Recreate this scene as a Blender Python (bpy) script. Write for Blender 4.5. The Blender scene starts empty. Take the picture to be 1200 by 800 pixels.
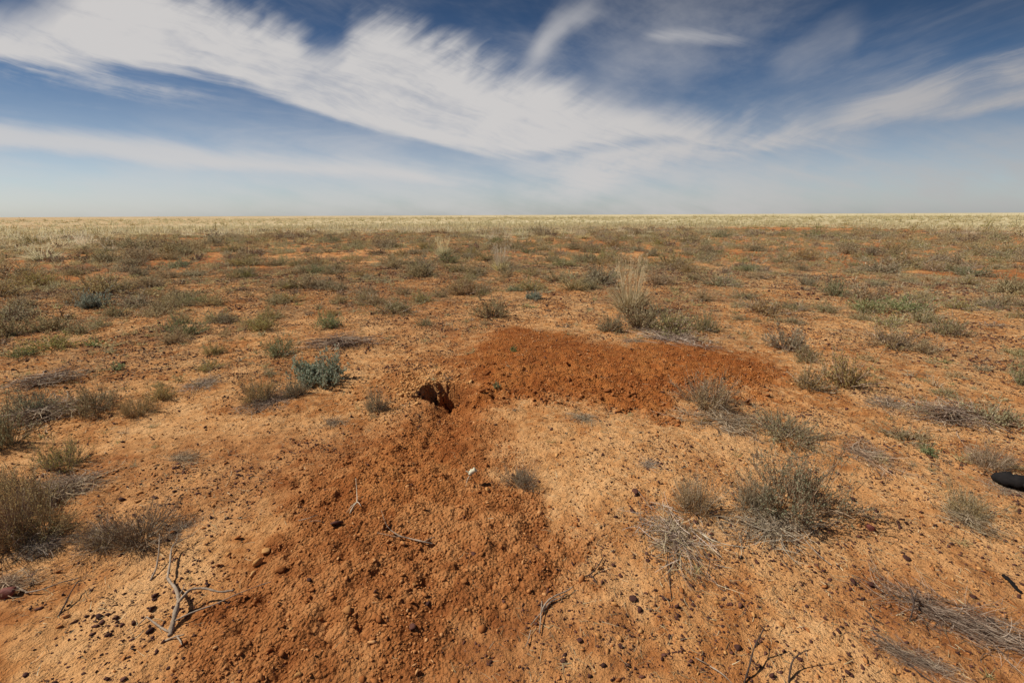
import bpy, math, random
import numpy as np
from mathutils import Matrix, Vector

random.seed(7)
RNG = np.random.default_rng(11)
C = bpy.context.scene.collection
R = math.radians

# ------------------------------------------------------------------ camera maths
F = 533.0; PITCH = math.atan(148.0 / F); CAMH = 1.5; ROLL = R(0.26)
cp, sp = math.cos(PITCH), math.sin(PITCH)
def ray(px, py):
    x = px - 600.0; u = 400.0 - py
    cr, sr = math.cos(ROLL), math.sin(ROLL)
    x, u = x * cr - u * sr * -1.0, u * cr - x * sr
    return x, F * cp + u * sp, u * cp - F * sp          # right, forward, up
def P(px, py, z=0.0):
    x, f, u = ray(px, py)
    t = (z - CAMH) / u
    return x * t, f * t
def topix(x, y, z):
    d = z - CAMH
    f = y * cp - d * sp; u = y * sp + d * cp
    return 600 + F * x / f, 400 - F * u / f

# ------------------------------------------------------------------ noise
_perm = np.random.default_rng(3).random(65536).astype(np.float64)
def _h(ix, iy, s):
    return _perm[((ix * 73856093) ^ (iy * 19349663) ^ (s * 83492791)) & 65535]
def vnoise(x, y, s=0):
    x = np.asarray(x, dtype=np.float64); y = np.asarray(y, dtype=np.float64)
    ix = np.floor(x).astype(np.int64); iy = np.floor(y).astype(np.int64)
    fx = x - ix; fy = y - iy
    fx = fx * fx * fx * (fx * (fx * 6 - 15) + 10); fy = fy * fy * fy * (fy * (fy * 6 - 15) + 10)
    a = _h(ix, iy, s); b = _h(ix + 1, iy, s); c = _h(ix, iy + 1, s); d = _h(ix + 1, iy + 1, s)
    return (a + (b - a) * fx) * (1 - fy) + (c + (d - c) * fx) * fy
def fbm(x, y, s=0, o=4):
    v = 0; a = 0.5; t = 0
    for i in range(o):
        v = v + a * vnoise(x * 2 ** i + 17.3 * i, y * 2 ** i - 9.1 * i, s + i); t += a; a *= 0.5
    return v / t
def worley(x, y, s=0):
    x = np.asarray(x, float); y = np.asarray(y, float)
    ix = np.floor(x).astype(np.int64); iy = np.floor(y).astype(np.int64)
    best = np.full(x.shape, 9.0); bid = np.zeros(x.shape)
    for dx in (-1, 0, 1):
        for dy in (-1, 0, 1):
            cx = ix + dx; cy = iy + dy
            d = (cx + _h(cx, cy, s) - x) ** 2 + (cy + _h(cx, cy, s + 1) - y) ** 2
            m = d < best
            best = np.where(m, d, best); bid = np.where(m, _h(cx, cy, s + 2), bid)
    return np.sqrt(best), bid
def sstep(a, b, x):
    t = np.clip((x - a) / (b - a), 0, 1); return t * t * (3 - 2 * t)

# ------------------------------------------------------------------ dug soil masks and ground height
fan_px = [(262,640),(330,585),(390,545),(450,515),(490,492),(512,470),(548,468),(556,500),(590,545),(640,585),(678,640),(668,690),(620,730),(560,790),(545,850),(190,860),(165,790),(215,720),(240,690)]
mound_px = [(535,428),(548,405),(600,388),(640,390),(700,402),(800,400),(860,412),(905,430),(912,452),(870,468),(800,462),(770,485),(720,482),(650,466),(590,462),(556,470),(540,450)]
fan = np.array([P(*p) for p in fan_px]); mound = np.array([P(*p) for p in mound_px])
def sdpoly(x, y, poly):
    x = np.asarray(x, float); y = np.asarray(y, float)
    d = np.full(x.shape, 1e9); inside = np.zeros(x.shape, bool); n = len(poly)
    for i in range(n):
        ax, ay = poly[i]; bx, by = poly[(i + 1) % n]
        ex, ey = bx - ax, by - ay
        t = np.clip(((x - ax) * ex + (y - ay) * ey) / (ex * ex + ey * ey), 0, 1)
        d = np.minimum(d, (x - ax - t * ex) ** 2 + (y - ay - t * ey) ** 2)
        cond = (ay > y) != (by > y)
        with np.errstate(divide='ignore', invalid='ignore'):
            xx = ax + (y - ay) * ex / (ey if ey != 0 else 1e-9)
        inside ^= cond & (x < xx)
    d = np.sqrt(d)
    return np.where(inside, -d, d)
BUR = np.array(P(519, 458)); BUR2 = np.array(P(1196, 556))
TR0 = np.array(P(536, 474)); TR1 = np.array(P(512, 512)); TR2 = np.array(P(470, 560))
def segd(x, y, a, b):
    e = b - a; t = np.clip(((x - a[0]) * e[0] + (y - a[1]) * e[1]) / (e @ e), 0, 1)
    return np.hypot(x - a[0] - t * e[0], y - a[1] - t * e[1]), t
def masks(x, y):
    n = (fbm(x * 1.6, y * 1.6, 40, 4) - .5) * .55 + (fbm(x * 9, y * 9, 44, 4) - .5) * .5
    d1 = sdpoly(x, y, fan) + n; d2 = sdpoly(x, y, mound) + n * 1.15
    d3, _ = segd(x, y, TR0, TR1); d4, _ = segd(x, y, TR1, TR2)
    d1 = np.minimum(d1, np.minimum(d3, d4 * .7) - .34 + n * .35)
    d1 = np.minimum(d1, np.hypot(x - BUR[0] - .05, y - BUR[1]) - .17 + n * .5)
    return sstep(.22, -.16, d1), sstep(.30, -.20, d2)
def humps(x, y):
    n = (fbm(x * 1.6, y * 1.6, 40, 3) - .5) * .4
    return sstep(.1, -.5, sdpoly(x, y, fan) + n), sstep(.15, -.5, sdpoly(x, y, mound) + n)
def HT(x, y):
    x = np.asarray(x, float); y = np.asarray(y, float)
    r = np.hypot(x, y)
    h = (fbm(x * .13, y * .13, 1, 3) - .5) * .16 * sstep(2, 12, r) * sstep(700, 80, r)
    h = h + (fbm(x * .9, y * .9, 5, 3) - .5) * .07 * sstep(60, 20, r)
    near = sstep(14, 5, r)
    w, wid = worley(x * 22 + fbm(x * 8, y * 8, 3, 2), y * 22, 60)
    a, b, ha, hb_ = [np.zeros_like(h) for _ in range(4)]
    nm = r < 12
    if nm.any():
        a[nm], b[nm] = masks(x[nm], y[nm]); ha[nm], hb_[nm] = humps(x[nm], y[nm])
    dug = np.maximum(a, b)
    lump = (1 - w) * .5 + wid * .5
    h = h + near * ((fbm(x * 6, y * 6, 9, 3) - .5) * .028 + (fbm(x * 30, y * 30, 12, 3) - .5) * .010)
    h = h + near * (dug * a + 1.1 * b * sstep(5.4, 4.2, y)) * ((lump - .5) * .012 + (fbm(x * 14, y * 14, 21, 5) - .5) * .055)
    h = h + ha * .03 + hb_ * .03
    # crusted plates (cracked upper layer) around the mouth, left
    # trench leading to the mouth
    d, t = segd(x, y, TR0, TR1); wv = (fbm(x * 7, y * 7, 31, 3) - .5) * .07
    dp = .11 * sstep(.28, .02, d + wv) * (1 - .55 * t)
    d, t = segd(x, y, TR1, TR2)
    h = h - np.maximum(dp, .0495 * sstep(.28, .02, d + wv) * (1 - t))
    # the collapse at the mouth: near rim ramps down to the far-left wall
    ex = (x - BUR[0]) ; ey = (y - BUR[1])
    d = np.hypot(ex / 1.3, ey / 1.15) + (fbm(x * 12, y * 12, 33, 4) - .5) * .14
    h = h - .30 * sstep(.22, .13, d)
    return h
def H1(x, y): return float(HT(np.array([x]), np.array([y]))[0])
def G(px, py, z=0.0):
    """ground point seen at a pixel (two fixed-point steps), plus an optional height above it"""
    g = 0.0
    for _ in range(3):
        x, y = P(px, py, g + z); g = H1(x, y)
    return np.array([x, y, g + z])

# ------------------------------------------------------------------ mesh helper
def mk(name, V, Fc, mats, mi=None, rnd=None, smooth=False, link=True):
    V = np.asarray(V, np.float32); Fc = np.asarray(Fc, np.int32)
    me = bpy.data.meshes.new(name)
    n, k = Fc.shape
    me.vertices.add(len(V)); me.vertices.foreach_set('co', V.ravel())
    me.loops.add(n * k); me.loops.foreach_set('vertex_index', Fc.ravel())
    me.polygons.add(n); me.polygons.foreach_set('loop_start', np.arange(0, n * k, k, dtype=np.int32))
    for m in mats: me.materials.append(m)
    if mi is not None: me.polygons.foreach_set('material_index', np.asarray(mi, np.int32))
    me.update(calc_edges=True)
    if smooth: me.polygons.foreach_set('use_smooth', np.ones(n, bool))
    if rnd is not None:
        at = me.attributes.new('rnd', 'FLOAT', 'FACE'); at.data.foreach_set('value', np.asarray(rnd, np.float32))
    return me
def ob(name, me, parent=None):
    o = bpy.data.objects.new(name, me); C.objects.link(o)
    if parent: o.parent = parent
    return o
def tag(o, label=None, cat=None, group=None, kind=None):
    if label: o['label'] = label
    if cat: o['category'] = cat
    if group: o['group'] = group
    if kind: o['kind'] = kind
    return o

# ------------------------------------------------------------------ materials
class E:                       # tiny node-expression helper
    def __init__(s, t, sock): s.t = t; s.s = sock
    def _m(s, op, *a, clamp=False):
        n = s.t.nodes.new('ShaderNodeMath'); n.operation = op; n.use_clamp = clamp
        for i, v in enumerate((s,) + a):
            if isinstance(v, E): s.t.links.new(v.s, n.inputs[i])
            else: n.inputs[i].default_value = v
        return E(s.t, n.outputs[0])
    def __add__(s, o): return s._m('ADD', o)
    __radd__ = __add__
    def __sub__(s, o): return s._m('SUBTRACT', o)
    def __rsub__(s, o): return (s * -1) + o
    def __mul__(s, o): return s._m('MULTIPLY', o)
    __rmul__ = __mul__
    def __truediv__(s, o): return s._m('DIVIDE', o)
    def pw(s, o): return s._m('POWER', o)
    def mx(s, o): return s._m('MAXIMUM', o)
    def mn(s, o): return s._m('MINIMUM', o)
    def sq(s): return s._m('SQRT')
    def ab(s): return s._m('ABSOLUTE')
    def st(s, a, b, lo=0., hi=1.):
        n = s.t.nodes.new('ShaderNodeMapRange'); n.interpolation_type = 'SMOOTHSTEP'
        s.t.links.new(s.s, n.inputs['Value'])
        rev = isinstance(a, (int, float)) and isinstance(b, (int, float)) and a > b
        if rev: a, b, lo, hi = b, a, hi, lo
        for nm, v in (('From Min', a), ('From Max', b), ('To Min', lo), ('To Max', hi)):
            if isinstance(v, E): s.t.links.new(v.s, n.inputs[nm])
            else: n.inputs[nm].default_value = v
        return E(s.t, n.outputs[0])
def xyz(t, x, y, z=0.0):
    n = t.nodes.new('ShaderNodeCombineXYZ')
    for i, v in enumerate((x, y, z)):
        if isinstance(v, E): t.links.new(v.s, n.inputs[i])
        else: n.inputs[i].default_value = v
    return n.outputs[0]
def noise(t, vec, scale, detail=3, rough=.5, dist=0.0):
    n = t.nodes.new('ShaderNodeTexNoise'); n.inputs['Scale'].default_value = scale
    n.inputs['Detail'].default_value = detail; n.inputs['Roughness'].default_value = rough; n.inputs['Distortion'].default_value = dist
    if vec is not None: t.links.new(vec, n.inputs['Vector'])
    return E(t, n.outputs['Fac'])
def mix(t, f, a, b, mode='MIX'):
    n = t.nodes.new('ShaderNodeMix'); n.data_type = 'RGBA'; n.blend_type = mode
    if isinstance(f, E): t.links.new(f.s, n.inputs[0])
    else: n.inputs[0].default_value = f
    for i, v in ((6, a), (7, b)):
        if isinstance(v, tuple): n.inputs[i].default_value = (*v, 1)
        else: t.links.new(v, n.inputs[i])
    return n.outputs[2]
def ramp(t, f, stops):
    n = t.nodes.new('ShaderNodeValToRGB'); cr = n.color_ramp
    while len(cr.elements) < len(stops): cr.elements.new(.5)
    for e, (p, c) in zip(cr.elements, stops): e.position = p; e.color = (*c, 1)
    t.links.new(f.s, n.inputs[0]); return n.outputs[0]
def newmat(name):
    m = bpy.data.materials.new(name); m.use_nodes = True; t = m.node_tree
    b = t.nodes['Principled BSDF']; b.inputs['Roughness'].default_value = .9
    b.inputs['Specular IOR Level'].default_value = .15
    return m, t, b
def attr(t, name):
    n = t.nodes.new('ShaderNodeAttribute'); n.attribute_name = name; return E(t, n.outputs['Fac'])
def objrand(t): return E(t, t.nodes.new('ShaderNodeObjectInfo').outputs['Random'])

def leafmat(name, stops, trans=.25, rnd_hue=True, rough=.8):
    m, t, b = newmat(name)
    b.inputs['Roughness'].default_value = rough
    col = ramp(t, attr(t, 'rnd'), stops)
    hs = t.nodes.new('ShaderNodeHueSaturation'); t.links.new(col, hs.inputs['Color'])
    r = objrand(t)
    t.links.new((r * .3 + .85).s, hs.inputs['Value'])
    t.links.new(((r * 7.31)._m('FRACT') * .3 + .85).s, hs.inputs['Saturation'])
    t.links.new(((r * 3.17)._m('FRACT') * .03 + .485).s, hs.inputs['Hue'])
    t.links.new(hs.outputs[0], b.inputs['Base Color'])
    if trans:
        tr = t.nodes.new('ShaderNodeBsdfTranslucent'); t.links.new(hs.outputs[0], tr.inputs['Color'])
        mx = t.nodes.new('ShaderNodeMixShader'); mx.inputs[0].default_value = trans
        t.links.new(b.outputs[0], mx.inputs[1]); t.links.new(tr.outputs[0], mx.inputs[2])
        t.links.new(mx.outputs[0], t.nodes['Material Output'].inputs[0])
    return m

M = {}
M['dry'] = leafmat('dry_foliage', [(0, (0.312, 0.214, 0.090)), (.35, (0.525, 0.380, 0.180)), (.7, (0.483, 0.386, 0.180)), (1, (0.795, 0.621, 0.324))], trans=.45)
M['greydry'] = leafmat('grey_foliage', [(0, (0.284, 0.228, 0.120)), (.4, (0.483, 0.400, 0.228)), (.75, (0.440, 0.407, 0.222)), (1, (0.738, 0.621, 0.384))], trans=.45)
M['olive'] = leafmat('olive_foliage', [(0, (0.270, 0.235, 0.090)), (.4, (0.412, 0.366, 0.156)), (.8, (0.497, 0.428, 0.198)), (1, (0.738, 0.593, 0.312))], trans=.45)
M['green'] = leafmat('green_foliage', [(0, (0.170, 0.228, 0.096)), (.5, (0.312, 0.352, 0.162)), (.85, (0.454, 0.428, 0.216)), (1, (0.710, 0.593, 0.312))], trans=.45)
M['greenmix'] = leafmat('grey_green_foliage', [(0, (.2, .19, .10)), (.4, (.36, .33, .19)), (.6, (.30, .34, .18)), (1, (.62, .52, .33))], trans=.45)
M['blue'] = leafmat('blue_green_foliage', [(0, (.22, .25, .18)), (.5, (.36, .40, .29)), (1, (.55, .55, .41))], trans=.35)
M['straw'] = leafmat('straw_grass', [(0, (.26, .21, .10)), (.5, (.74, .62, .36)), (1, (.85, .76, .52))], trans=.5)
M['farstraw'] = leafmat('belt_grass', [(0, (.55, .44, .24)), (.5, (.78, .66, .40)), (1, (.84, .76, .52))], trans=.5)
M['stem'] = leafmat('shrub_stem', [(0, (.18, .12, .07)), (.6, (.40, .30, .19)), (1, (.60, .48, .34))], trans=0)
M['deadtwig'] = leafmat('dead_twig', [(0, (.09, .055, .035)), (.45, (.25, .17, .105)), (1, (.53, .41, .28))], trans=0)
M['litter'] = leafmat('litter', [(0, (.12, .07, .045)), (.4, (.27, .18, .11)), (.8, (.46, .35, .22)), (1, (.68, .55, .38))], trans=0)

def woodmat(name, c0, c1):
    m, t, b = newmat(name)
    tc = t.nodes.new('ShaderNodeTexCoord').outputs['Object']
    n = noise(t, tc, 90, 4, .65); n2 = noise(t, tc, 14, 3, .6)
    t.links.new(mix(t, (n * .6 + n2 * .5).st(.35, .75), c0, c1), b.inputs['Base Color'])
    bp = t.nodes.new('ShaderNodeBump'); bp.inputs['Distance'].default_value = .002; bp.inputs['Strength'].default_value = .8
    t.links.new(n.s, bp.inputs['Height']); t.links.new(bp.outputs[0], b.inputs['Normal'])
    return m
M['wood'] = woodmat('weathered_wood', (.22, .15, .10), (.46, .36, .26))
M['palewood'] = woodmat('bleached_wood', (.42, .32, .2), (.72, .62, .46))
M['darkwood'] = woodmat('dark_twig', (.04, .026, .02), (.12, .08, .06))
M['white'] = woodmat('bleached_husk', (.5, .42, .26), (.8, .74, .55))

def stonemat(name, stops, spec=.3, rough=.6):
    m, t, b = newmat(name); b.inputs['Roughness'].default_value = rough; b.inputs['Specular IOR Level'].default_value = spec
    tc = t.nodes.new('ShaderNodeTexCoord').outputs['Object']
    n = noise(t, tc, 60, 4, .6)
    f = attr(t, 'rnd') * .7 + objrand(t) * .3 + (n - .5) * .5
    t.links.new(ramp(t, f, stops), b.inputs['Base Color'])
    bp = t.nodes.new('ShaderNodeBump'); bp.inputs['Distance'].default_value = .003; bp.inputs['Strength'].default_value = .6
    t.links.new(n.s, bp.inputs['Height']); t.links.new(bp.outputs[0], b.inputs['Normal'])
    return m
M['dark'] = stonemat('dark_ironstone', [(0, (.045, .02, .015)), (.5, (.10, .04, .028)), (.85, (.17, .068, .042)), (1, (.28, .13, .07))], spec=.15, rough=.75)
M['pit_shade'] = stonemat('pit_shade_soil', [(0, (.03, .018, .014)), (.7, (.08, .036, .022)), (1, (.30, .12, .045))], spec=.05, rough=.95)  # rubble in the burrow pit: the pit's shade is painted into this dark soil
M['redstone'] = stonemat('red_stone', [(0, (.12, .03, .025)), (1, (.26, .08, .05))])
M['black'] = stonemat('matte_black', [(0, (.010, .009, .009)), (.6, (.03, .026, .024)), (1, (.11, .095, .085))], spec=.1, rough=.9)
M['clod'] = stonemat('soil_clod', [(0, (.22, .074, .024)), (.5, (.365, .135, .042)), (.85, (.49, .208, .072)), (1, (.62, .33, .14))], spec=.05, rough=.95)
M['crust'] = stonemat('crust_clod', [(0, (.37, .15, .052)), (.5, (.56, .275, .095)), (1, (.68, .40, .165))], spec=.05, rough=.95)

# ground
def soilcolor(x, y):
    """soil colour and gravel density (numpy, world space)"""
    def rmp(f, st):
        p = [q[0] for q in st]; return np.stack([np.interp(f, p, [q[1][i] for q in st]) for i in range(3)], 1)
    r = np.hypot(x, y)
    nL = fbm(x * .45, y * .45, 101, 5); nM = fbm(x * 2.6, y * 2.6, 111, 5); nS = fbm(x * 14, y * 14, 121, 4)
    sand = rmp(nM * .45 + nS * .4 + nL * .15, [(.34, (.45, .18, .056)), (.44, (.60, .285, .103)), (.53, (.67, .345, .135)), (.66, (.74, .41, .175))])
    red = rmp(nM * .5 + nS * .5, [(.3, (.24, .080, .029)), (.5, (.38, .14, .045)), (.7, (.54, .235, .075))])
    def mx(f, a, b): return a + (b - a) * f[:, None]
    nd = fbm(x * .9, y * .9, 131, 4)
    f = np.clip(sstep(5, 24, r + (nL - .5) * 14) * .58 + (nL - .5) * 1.3 + (nM - .5) * 1.3 - .02 - .34 * sstep(8, 3, r), 0, 1)
    c = mx(sstep(.25, .8, f), sand, red)
    c = mx(sstep(.50, .66, nL * .5 + nd * .5) * .5, c, red)
    lit = sstep(.47, .62, fbm(x * 1.1, y * 1.1, 97, 5) * .55 + fbm(x * 6, y * 6, 141, 4) * .45) * sstep(2.5, 12, r) * .68
    c = mx(lit, c, np.array([[.20, .115, .065]]) * (1 + (nS - .5)[:, None]))
    a = np.zeros(len(x)); b = np.zeros(len(x)); nm = r < 14; a[nm], b[nm] = masks(x[nm], y[nm])
    dc = rmp(nM * .4 + nS * .6, [(.32, (.26, .084, .025)), (.5, (.375, .137, .042)), (.68, (.50, .213, .074))])
    mc = rmp(nM * .5 + nS * .5, [(.32, (.27, .08, .021)), (.5, (.38, .125, .032)), (.7, (.47, .18, .050))])
    d3, _ = segd(x, y, TR0, TR1); d4, _ = segd(x, y, TR1, TR2); tr = sstep(.5, .1, np.minimum(d3, d4 * .8) + (nS - .5) * .2)
    dc = mx(tr * .8, dc, mc); c = mx(a * .92, c, dc); c = mx(b, c, mc)
    g = grassmask(x, y)
    c = mx(g, c, rmp(nM * .4 + fbm(x * .05, y * .05, 151, 5) * .6, [(.35, (.46, .36, .19)), (.5, (.62, .52, .30)), (.65, (.68, .59, .36))]))
    z = (sstep(.40, .60, fbm(x * 1.3, y * 1.3, 90, 4)) * .75 + .25) * (1 - .75 * np.maximum(a, b)) * (1 - g)
    return np.clip(c, .01, 1), z, np.maximum(a, b)
def groundmat():
    m, t, b = newmat('ground_soil'); b.inputs['Specular IOR Level'].default_value = .04; b.inputs['Roughness'].default_value = 1
    tc = t.nodes.new('ShaderNodeTexCoord').outputs['Object']
    geo = t.nodes.new('ShaderNodeSeparateXYZ'); t.links.new(tc, geo.inputs[0])
    gx, gy = E(t, geo.outputs[0]), E(t, geo.outputs[1]); r = (gx * gx + gy * gy).sq()
    at = t.nodes.new('ShaderNodeAttribute'); at.attribute_name = 'soil'
    zone = attr(t, 'gravel'); dug = attr(t, 'dug')
    nS = noise(t, tc, 24, 5, .68); nF = noise(t, tc, 130, 3, .65)
    out = mix(t, 1.0, at.outputs['Color'], ramp(t, nS * .6 + nF * .4, [(.25, (.66, .62, .58)), (.45, (1, 1, 1)), (.75, (1.12, 1.13, 1.15))]), 'MULTIPLY')
    warp = t.nodes.new('ShaderNodeTexNoise'); warp.inputs['Scale'].default_value = 60; warp.inputs['Detail'].default_value = 1; t.links.new(tc, warp.inputs['Vector'])
    for sc, th, pr, z2 in ((150, .36, .60, r.st(13, 4)), (60, .36, .66, r.st(22, 7)), (17, .42, .55, r.st(3.5, 8) * r.st(60, 25)), (5, .42, .5, r.st(10, 20) * r.st(150, 70))):
        v = t.nodes.new('ShaderNodeTexVoronoi'); v.inputs['Scale'].default_value = sc
        s2 = t.nodes.new('ShaderNodeVectorMath'); s2.operation = 'MULTIPLY_ADD'; s2.inputs[1].default_value = (.8 / sc,) * 3
        t.links.new(warp.outputs['Color'], s2.inputs[0]); t.links.new(tc, s2.inputs[2]); t.links.new(s2.outputs[0], v.inputs['Vector'])
        sx = t.nodes.new('ShaderNodeSeparateColor'); t.links.new(v.outputs['Color'], sx.inputs[0])
        f = E(t, v.outputs['Distance']).st(th, th * .55) * (E(t, sx.outputs[0]) + zone * .45 - .2).st(pr - .04, pr + .04) * z2 * (dug * -.7 + 1) * .85
        out = mix(t, f, out, ramp(t, E(t, sx.outputs[1]), [(0, (.055, .026, .02)), (.6, (.14, .058, .038)), (1, (.26, .14, .085))]))
    t.links.new(out, b.inputs['Base Color'])
    v = t.nodes.new('ShaderNodeTexVoronoi'); v.inputs['Scale'].default_value = 70; t.links.new(tc, v.inputs['Vector'])
    hgt = nS * .55 + nF * .16 - E(t, v.outputs['Distance']) * dug * .30
    bp = t.nodes.new('ShaderNodeBump'); bp.inputs['Distance'].default_value = .05
    t.links.new((r.st(60, 4) * .8 + .2).s, bp.inputs['Strength'])
    t.links.new(hgt.s, bp.inputs['Height']); t.links.new(bp.outputs[0], b.inputs['Normal'])
    return m
M['ground'] = groundmat()
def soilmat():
    m, t, b = newmat('burrow_shade_soil'); b.inputs['Roughness'].default_value = 1; b.inputs['Specular IOR Level'].default_value = .03
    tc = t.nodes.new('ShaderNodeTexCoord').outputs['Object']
    t.links.new(ramp(t, noise(t, tc, 14, 5, .65), [(.3, (.06, .026, .014)), (.7, (.15, .06, .03))]), b.inputs['Base Color'])  # tunnel soil darkened so the hole's shade sits in the colour
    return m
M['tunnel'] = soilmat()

# ------------------------------------------------------------------ ground sheet
def ground():
    fine = np.linspace(R(-57), R(57), 860)
    coarse = np.linspace(R(57), R(303), 60)[1:-1]
    az = np.concatenate([fine, coarse])
    rad = [0.25]
    while rad[-1] < 0.9: rad.append(rad[-1] + .05)
    while rad[-1] < 70: rad.append(rad[-1] * 1.0038 + .0004)
    while rad[-1] < 30000: rad.append(rad[-1] * 1.06)
    rad = np.array(rad); nr, na = len(rad), len(az)
    A, Rr = np.meshgrid(az, rad)
    x = (np.sin(A) * Rr).ravel(); y = (np.cos(A) * Rr).ravel()
    z = HT(x, y)
    i = np.arange(nr - 1)[:, None]; j = np.arange(na)[None, :]; j2 = (j + 1) % na
    Fq = np.stack([i * na + j + 0 * i, i * na + j2, (i + 1) * na + j2, (i + 1) * na + j], -1).reshape(-1, 4)
    V = np.stack([x, y, z], 1)
    # remove the sheet inside the two burrow throats, close the centre with one vertex
    c = V[Fq].mean(1)
    keep = (np.hypot((c[:, 0] - THR[0][0]) / 1.25, c[:, 1] - THR[0][1]) > THR[0][2])
    Fq = Fq[keep]
    V = np.vstack([V, [[0, 0, H1(0, 0)]]])
    cen = len(V) - 1
    ring = np.stack([np.full(na // 2, cen), np.arange(0, na - 1, 2)[:na // 2], np.arange(1, na, 2)[:na // 2], (np.arange(2, na + 1, 2) % na)[:na // 2]], 1)
    Fq = np.vstack([Fq, ring])[:, ::-1]
    me = mk('ground', V, Fq, [M['ground']], smooth=True)
    col, zn, dg = soilcolor(V[:, 0], V[:, 1])
    at = me.attributes.new('soil', 'FLOAT_COLOR', 'POINT'); at.data.foreach_set('color', np.hstack([col, np.ones((len(V), 1))]).astype(np.float32).ravel())
    for nmn, arr in (('dug', dg), ('gravel', zn)):
        at = me.attributes.new(nmn, 'FLOAT', 'POINT'); at.data.foreach_set('value', arr.astype(np.float32))
    o = ob('ground', me); tag(o, 'red and orange arid plain with dug earth around the burrow', None, None, 'structure')
def edge_dist(x, y):
    az = np.degrees(np.arctan2(x, y))
    e = np.interp(az, [-60, -48, -30, -10, 5, 20, 35, 60], [42, 44, 46, 44, 46, 50, 56, 50])
    return e
def grassmask(x, y):
    r = np.hypot(x, y); n = (fbm(x * .12, y * .12, 70, 4) - .5) * 14
    e = edge_dist(x, y)
    return sstep(e + 2, e + 26, r + n) * np.interp(np.degrees(np.arctan2(x, y)), [-50, -20, 20], [.5, .75, .95])

# ------------------------------------------------------------------ burrows
THR = [(BUR[0] - .01, BUR[1] + .03, .105), (BUR2[0] + .03, BUR2[1] + .0, .12)]
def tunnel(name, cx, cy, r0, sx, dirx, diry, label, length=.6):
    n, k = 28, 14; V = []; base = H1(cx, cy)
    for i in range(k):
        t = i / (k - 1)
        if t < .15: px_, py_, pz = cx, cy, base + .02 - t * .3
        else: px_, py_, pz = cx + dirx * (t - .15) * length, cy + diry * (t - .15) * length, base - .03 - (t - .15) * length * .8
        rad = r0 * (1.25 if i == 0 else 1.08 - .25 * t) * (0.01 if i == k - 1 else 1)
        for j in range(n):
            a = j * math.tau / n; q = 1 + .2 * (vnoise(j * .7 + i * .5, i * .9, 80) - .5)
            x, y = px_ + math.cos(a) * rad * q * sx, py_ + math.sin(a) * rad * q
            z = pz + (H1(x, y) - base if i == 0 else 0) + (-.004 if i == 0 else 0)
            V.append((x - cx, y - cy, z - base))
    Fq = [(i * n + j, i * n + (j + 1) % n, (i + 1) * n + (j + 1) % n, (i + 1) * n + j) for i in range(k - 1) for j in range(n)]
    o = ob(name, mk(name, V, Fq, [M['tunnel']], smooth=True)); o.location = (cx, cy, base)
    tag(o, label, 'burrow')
ground()
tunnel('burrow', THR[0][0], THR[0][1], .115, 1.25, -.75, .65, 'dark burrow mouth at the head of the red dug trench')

# ------------------------------------------------------------------ stones
def stone_mesh(seed, sub=2, flat=.55, ang=True):
    import bmesh
    bm = bmesh.new(); bmesh.ops.create_icosphere(bm, subdivisions=sub, radius=1)
    r = np.random.default_rng(seed)
    co = np.array([v.co[:] for v in bm.verts]); co *= 1 + r.uniform(-.13, .13, (len(co), 1))
    for _ in range(13 if ang else 5):                     # chop with random planes: angular faces
        nrm = r.normal(size=3); nrm /= np.linalg.norm(nrm); d = r.uniform(.42, .88)
        s = co @ nrm - d; m = s > 0
        co[m] -= s[m, None] * nrm
    co *= np.array([1, r.uniform(.6, .95), flat * r.uniform(.7, 1.1)])
    fc = np.array([[v.index for v in f.verts] for f in bm.faces]); bm.free()
    return co, fc
SM = [stone_mesh(s, 2, .6) for s in range(12)]
SMl = [stone_mesh(s + 50, 1, .7) for s in range(10)]
def scatter_mesh(name, temps, pos, size, mat, seed, sink=.25, rndv=None, yaw_only=True):
    r = np.random.default_rng(seed); n = len(pos)
    which = r.integers(0, len(temps), n); Vs, Fs, Rs = [], [], []; off = 0
    for k, (co, fc) in enumerate(temps):
        m = which == k; c = m.sum()
        if not c: continue
        a = r.uniform(0, math.tau, c); ca, sa = np.cos(a), np.sin(a)
        s = size[m]
        v = co[None] * s[:, None, None] * np.stack([r.uniform(.8, 1.7, c), r.uniform(.7, 1.1, c), r.uniform(.7, 1.1, c)], 1)[:, None, :]
        tl = r.normal(size=(c, 2)) * .25
        x = v[..., 0] * ca[:, None] - v[..., 1] * sa[:, None]; y = v[..., 0] * sa[:, None] + v[..., 1] * ca[:, None]
        z = v[..., 2] + x * tl[:, :1] + y * tl[:, 1:]
        o = np.stack([x, y, z], -1) + pos[m][:, None, :]
        o[..., 2] += (s * temps[k][0][:, 2].max() * (1 - 2 * sink))[:, None]
        f = fc[None] + (np.arange(c) * len(co))[:, None, None] + off
        Vs.append(o.reshape(-1, 3)); Fs.append(f.reshape(-1, fc.shape[1]))
        rv = (rndv[m] if rndv is not None else r.random(c)); Rs.append(np.repeat(rv, len(fc)))
        off += c * len(co)
    return mk(name, np.vstack(Vs), np.vstack(Fs), [mat], rnd=np.concatenate(Rs))
def sector(n, r0, r1, amax=54, seed=1):
    r = np.random.default_rng(seed)
    rr = np.sqrt(r.uniform(r0 * r0, r1 * r1, n)); a = np.radians(r.uniform(-amax, amax, n))
    return rr * np.sin(a), rr * np.cos(a), rr
def inview(x, y, m=30):
    px, py = topix(x, y, 0); return (px > -m) & (px < 1200 + m) & (py < 800 + m) & (y > .3)

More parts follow.
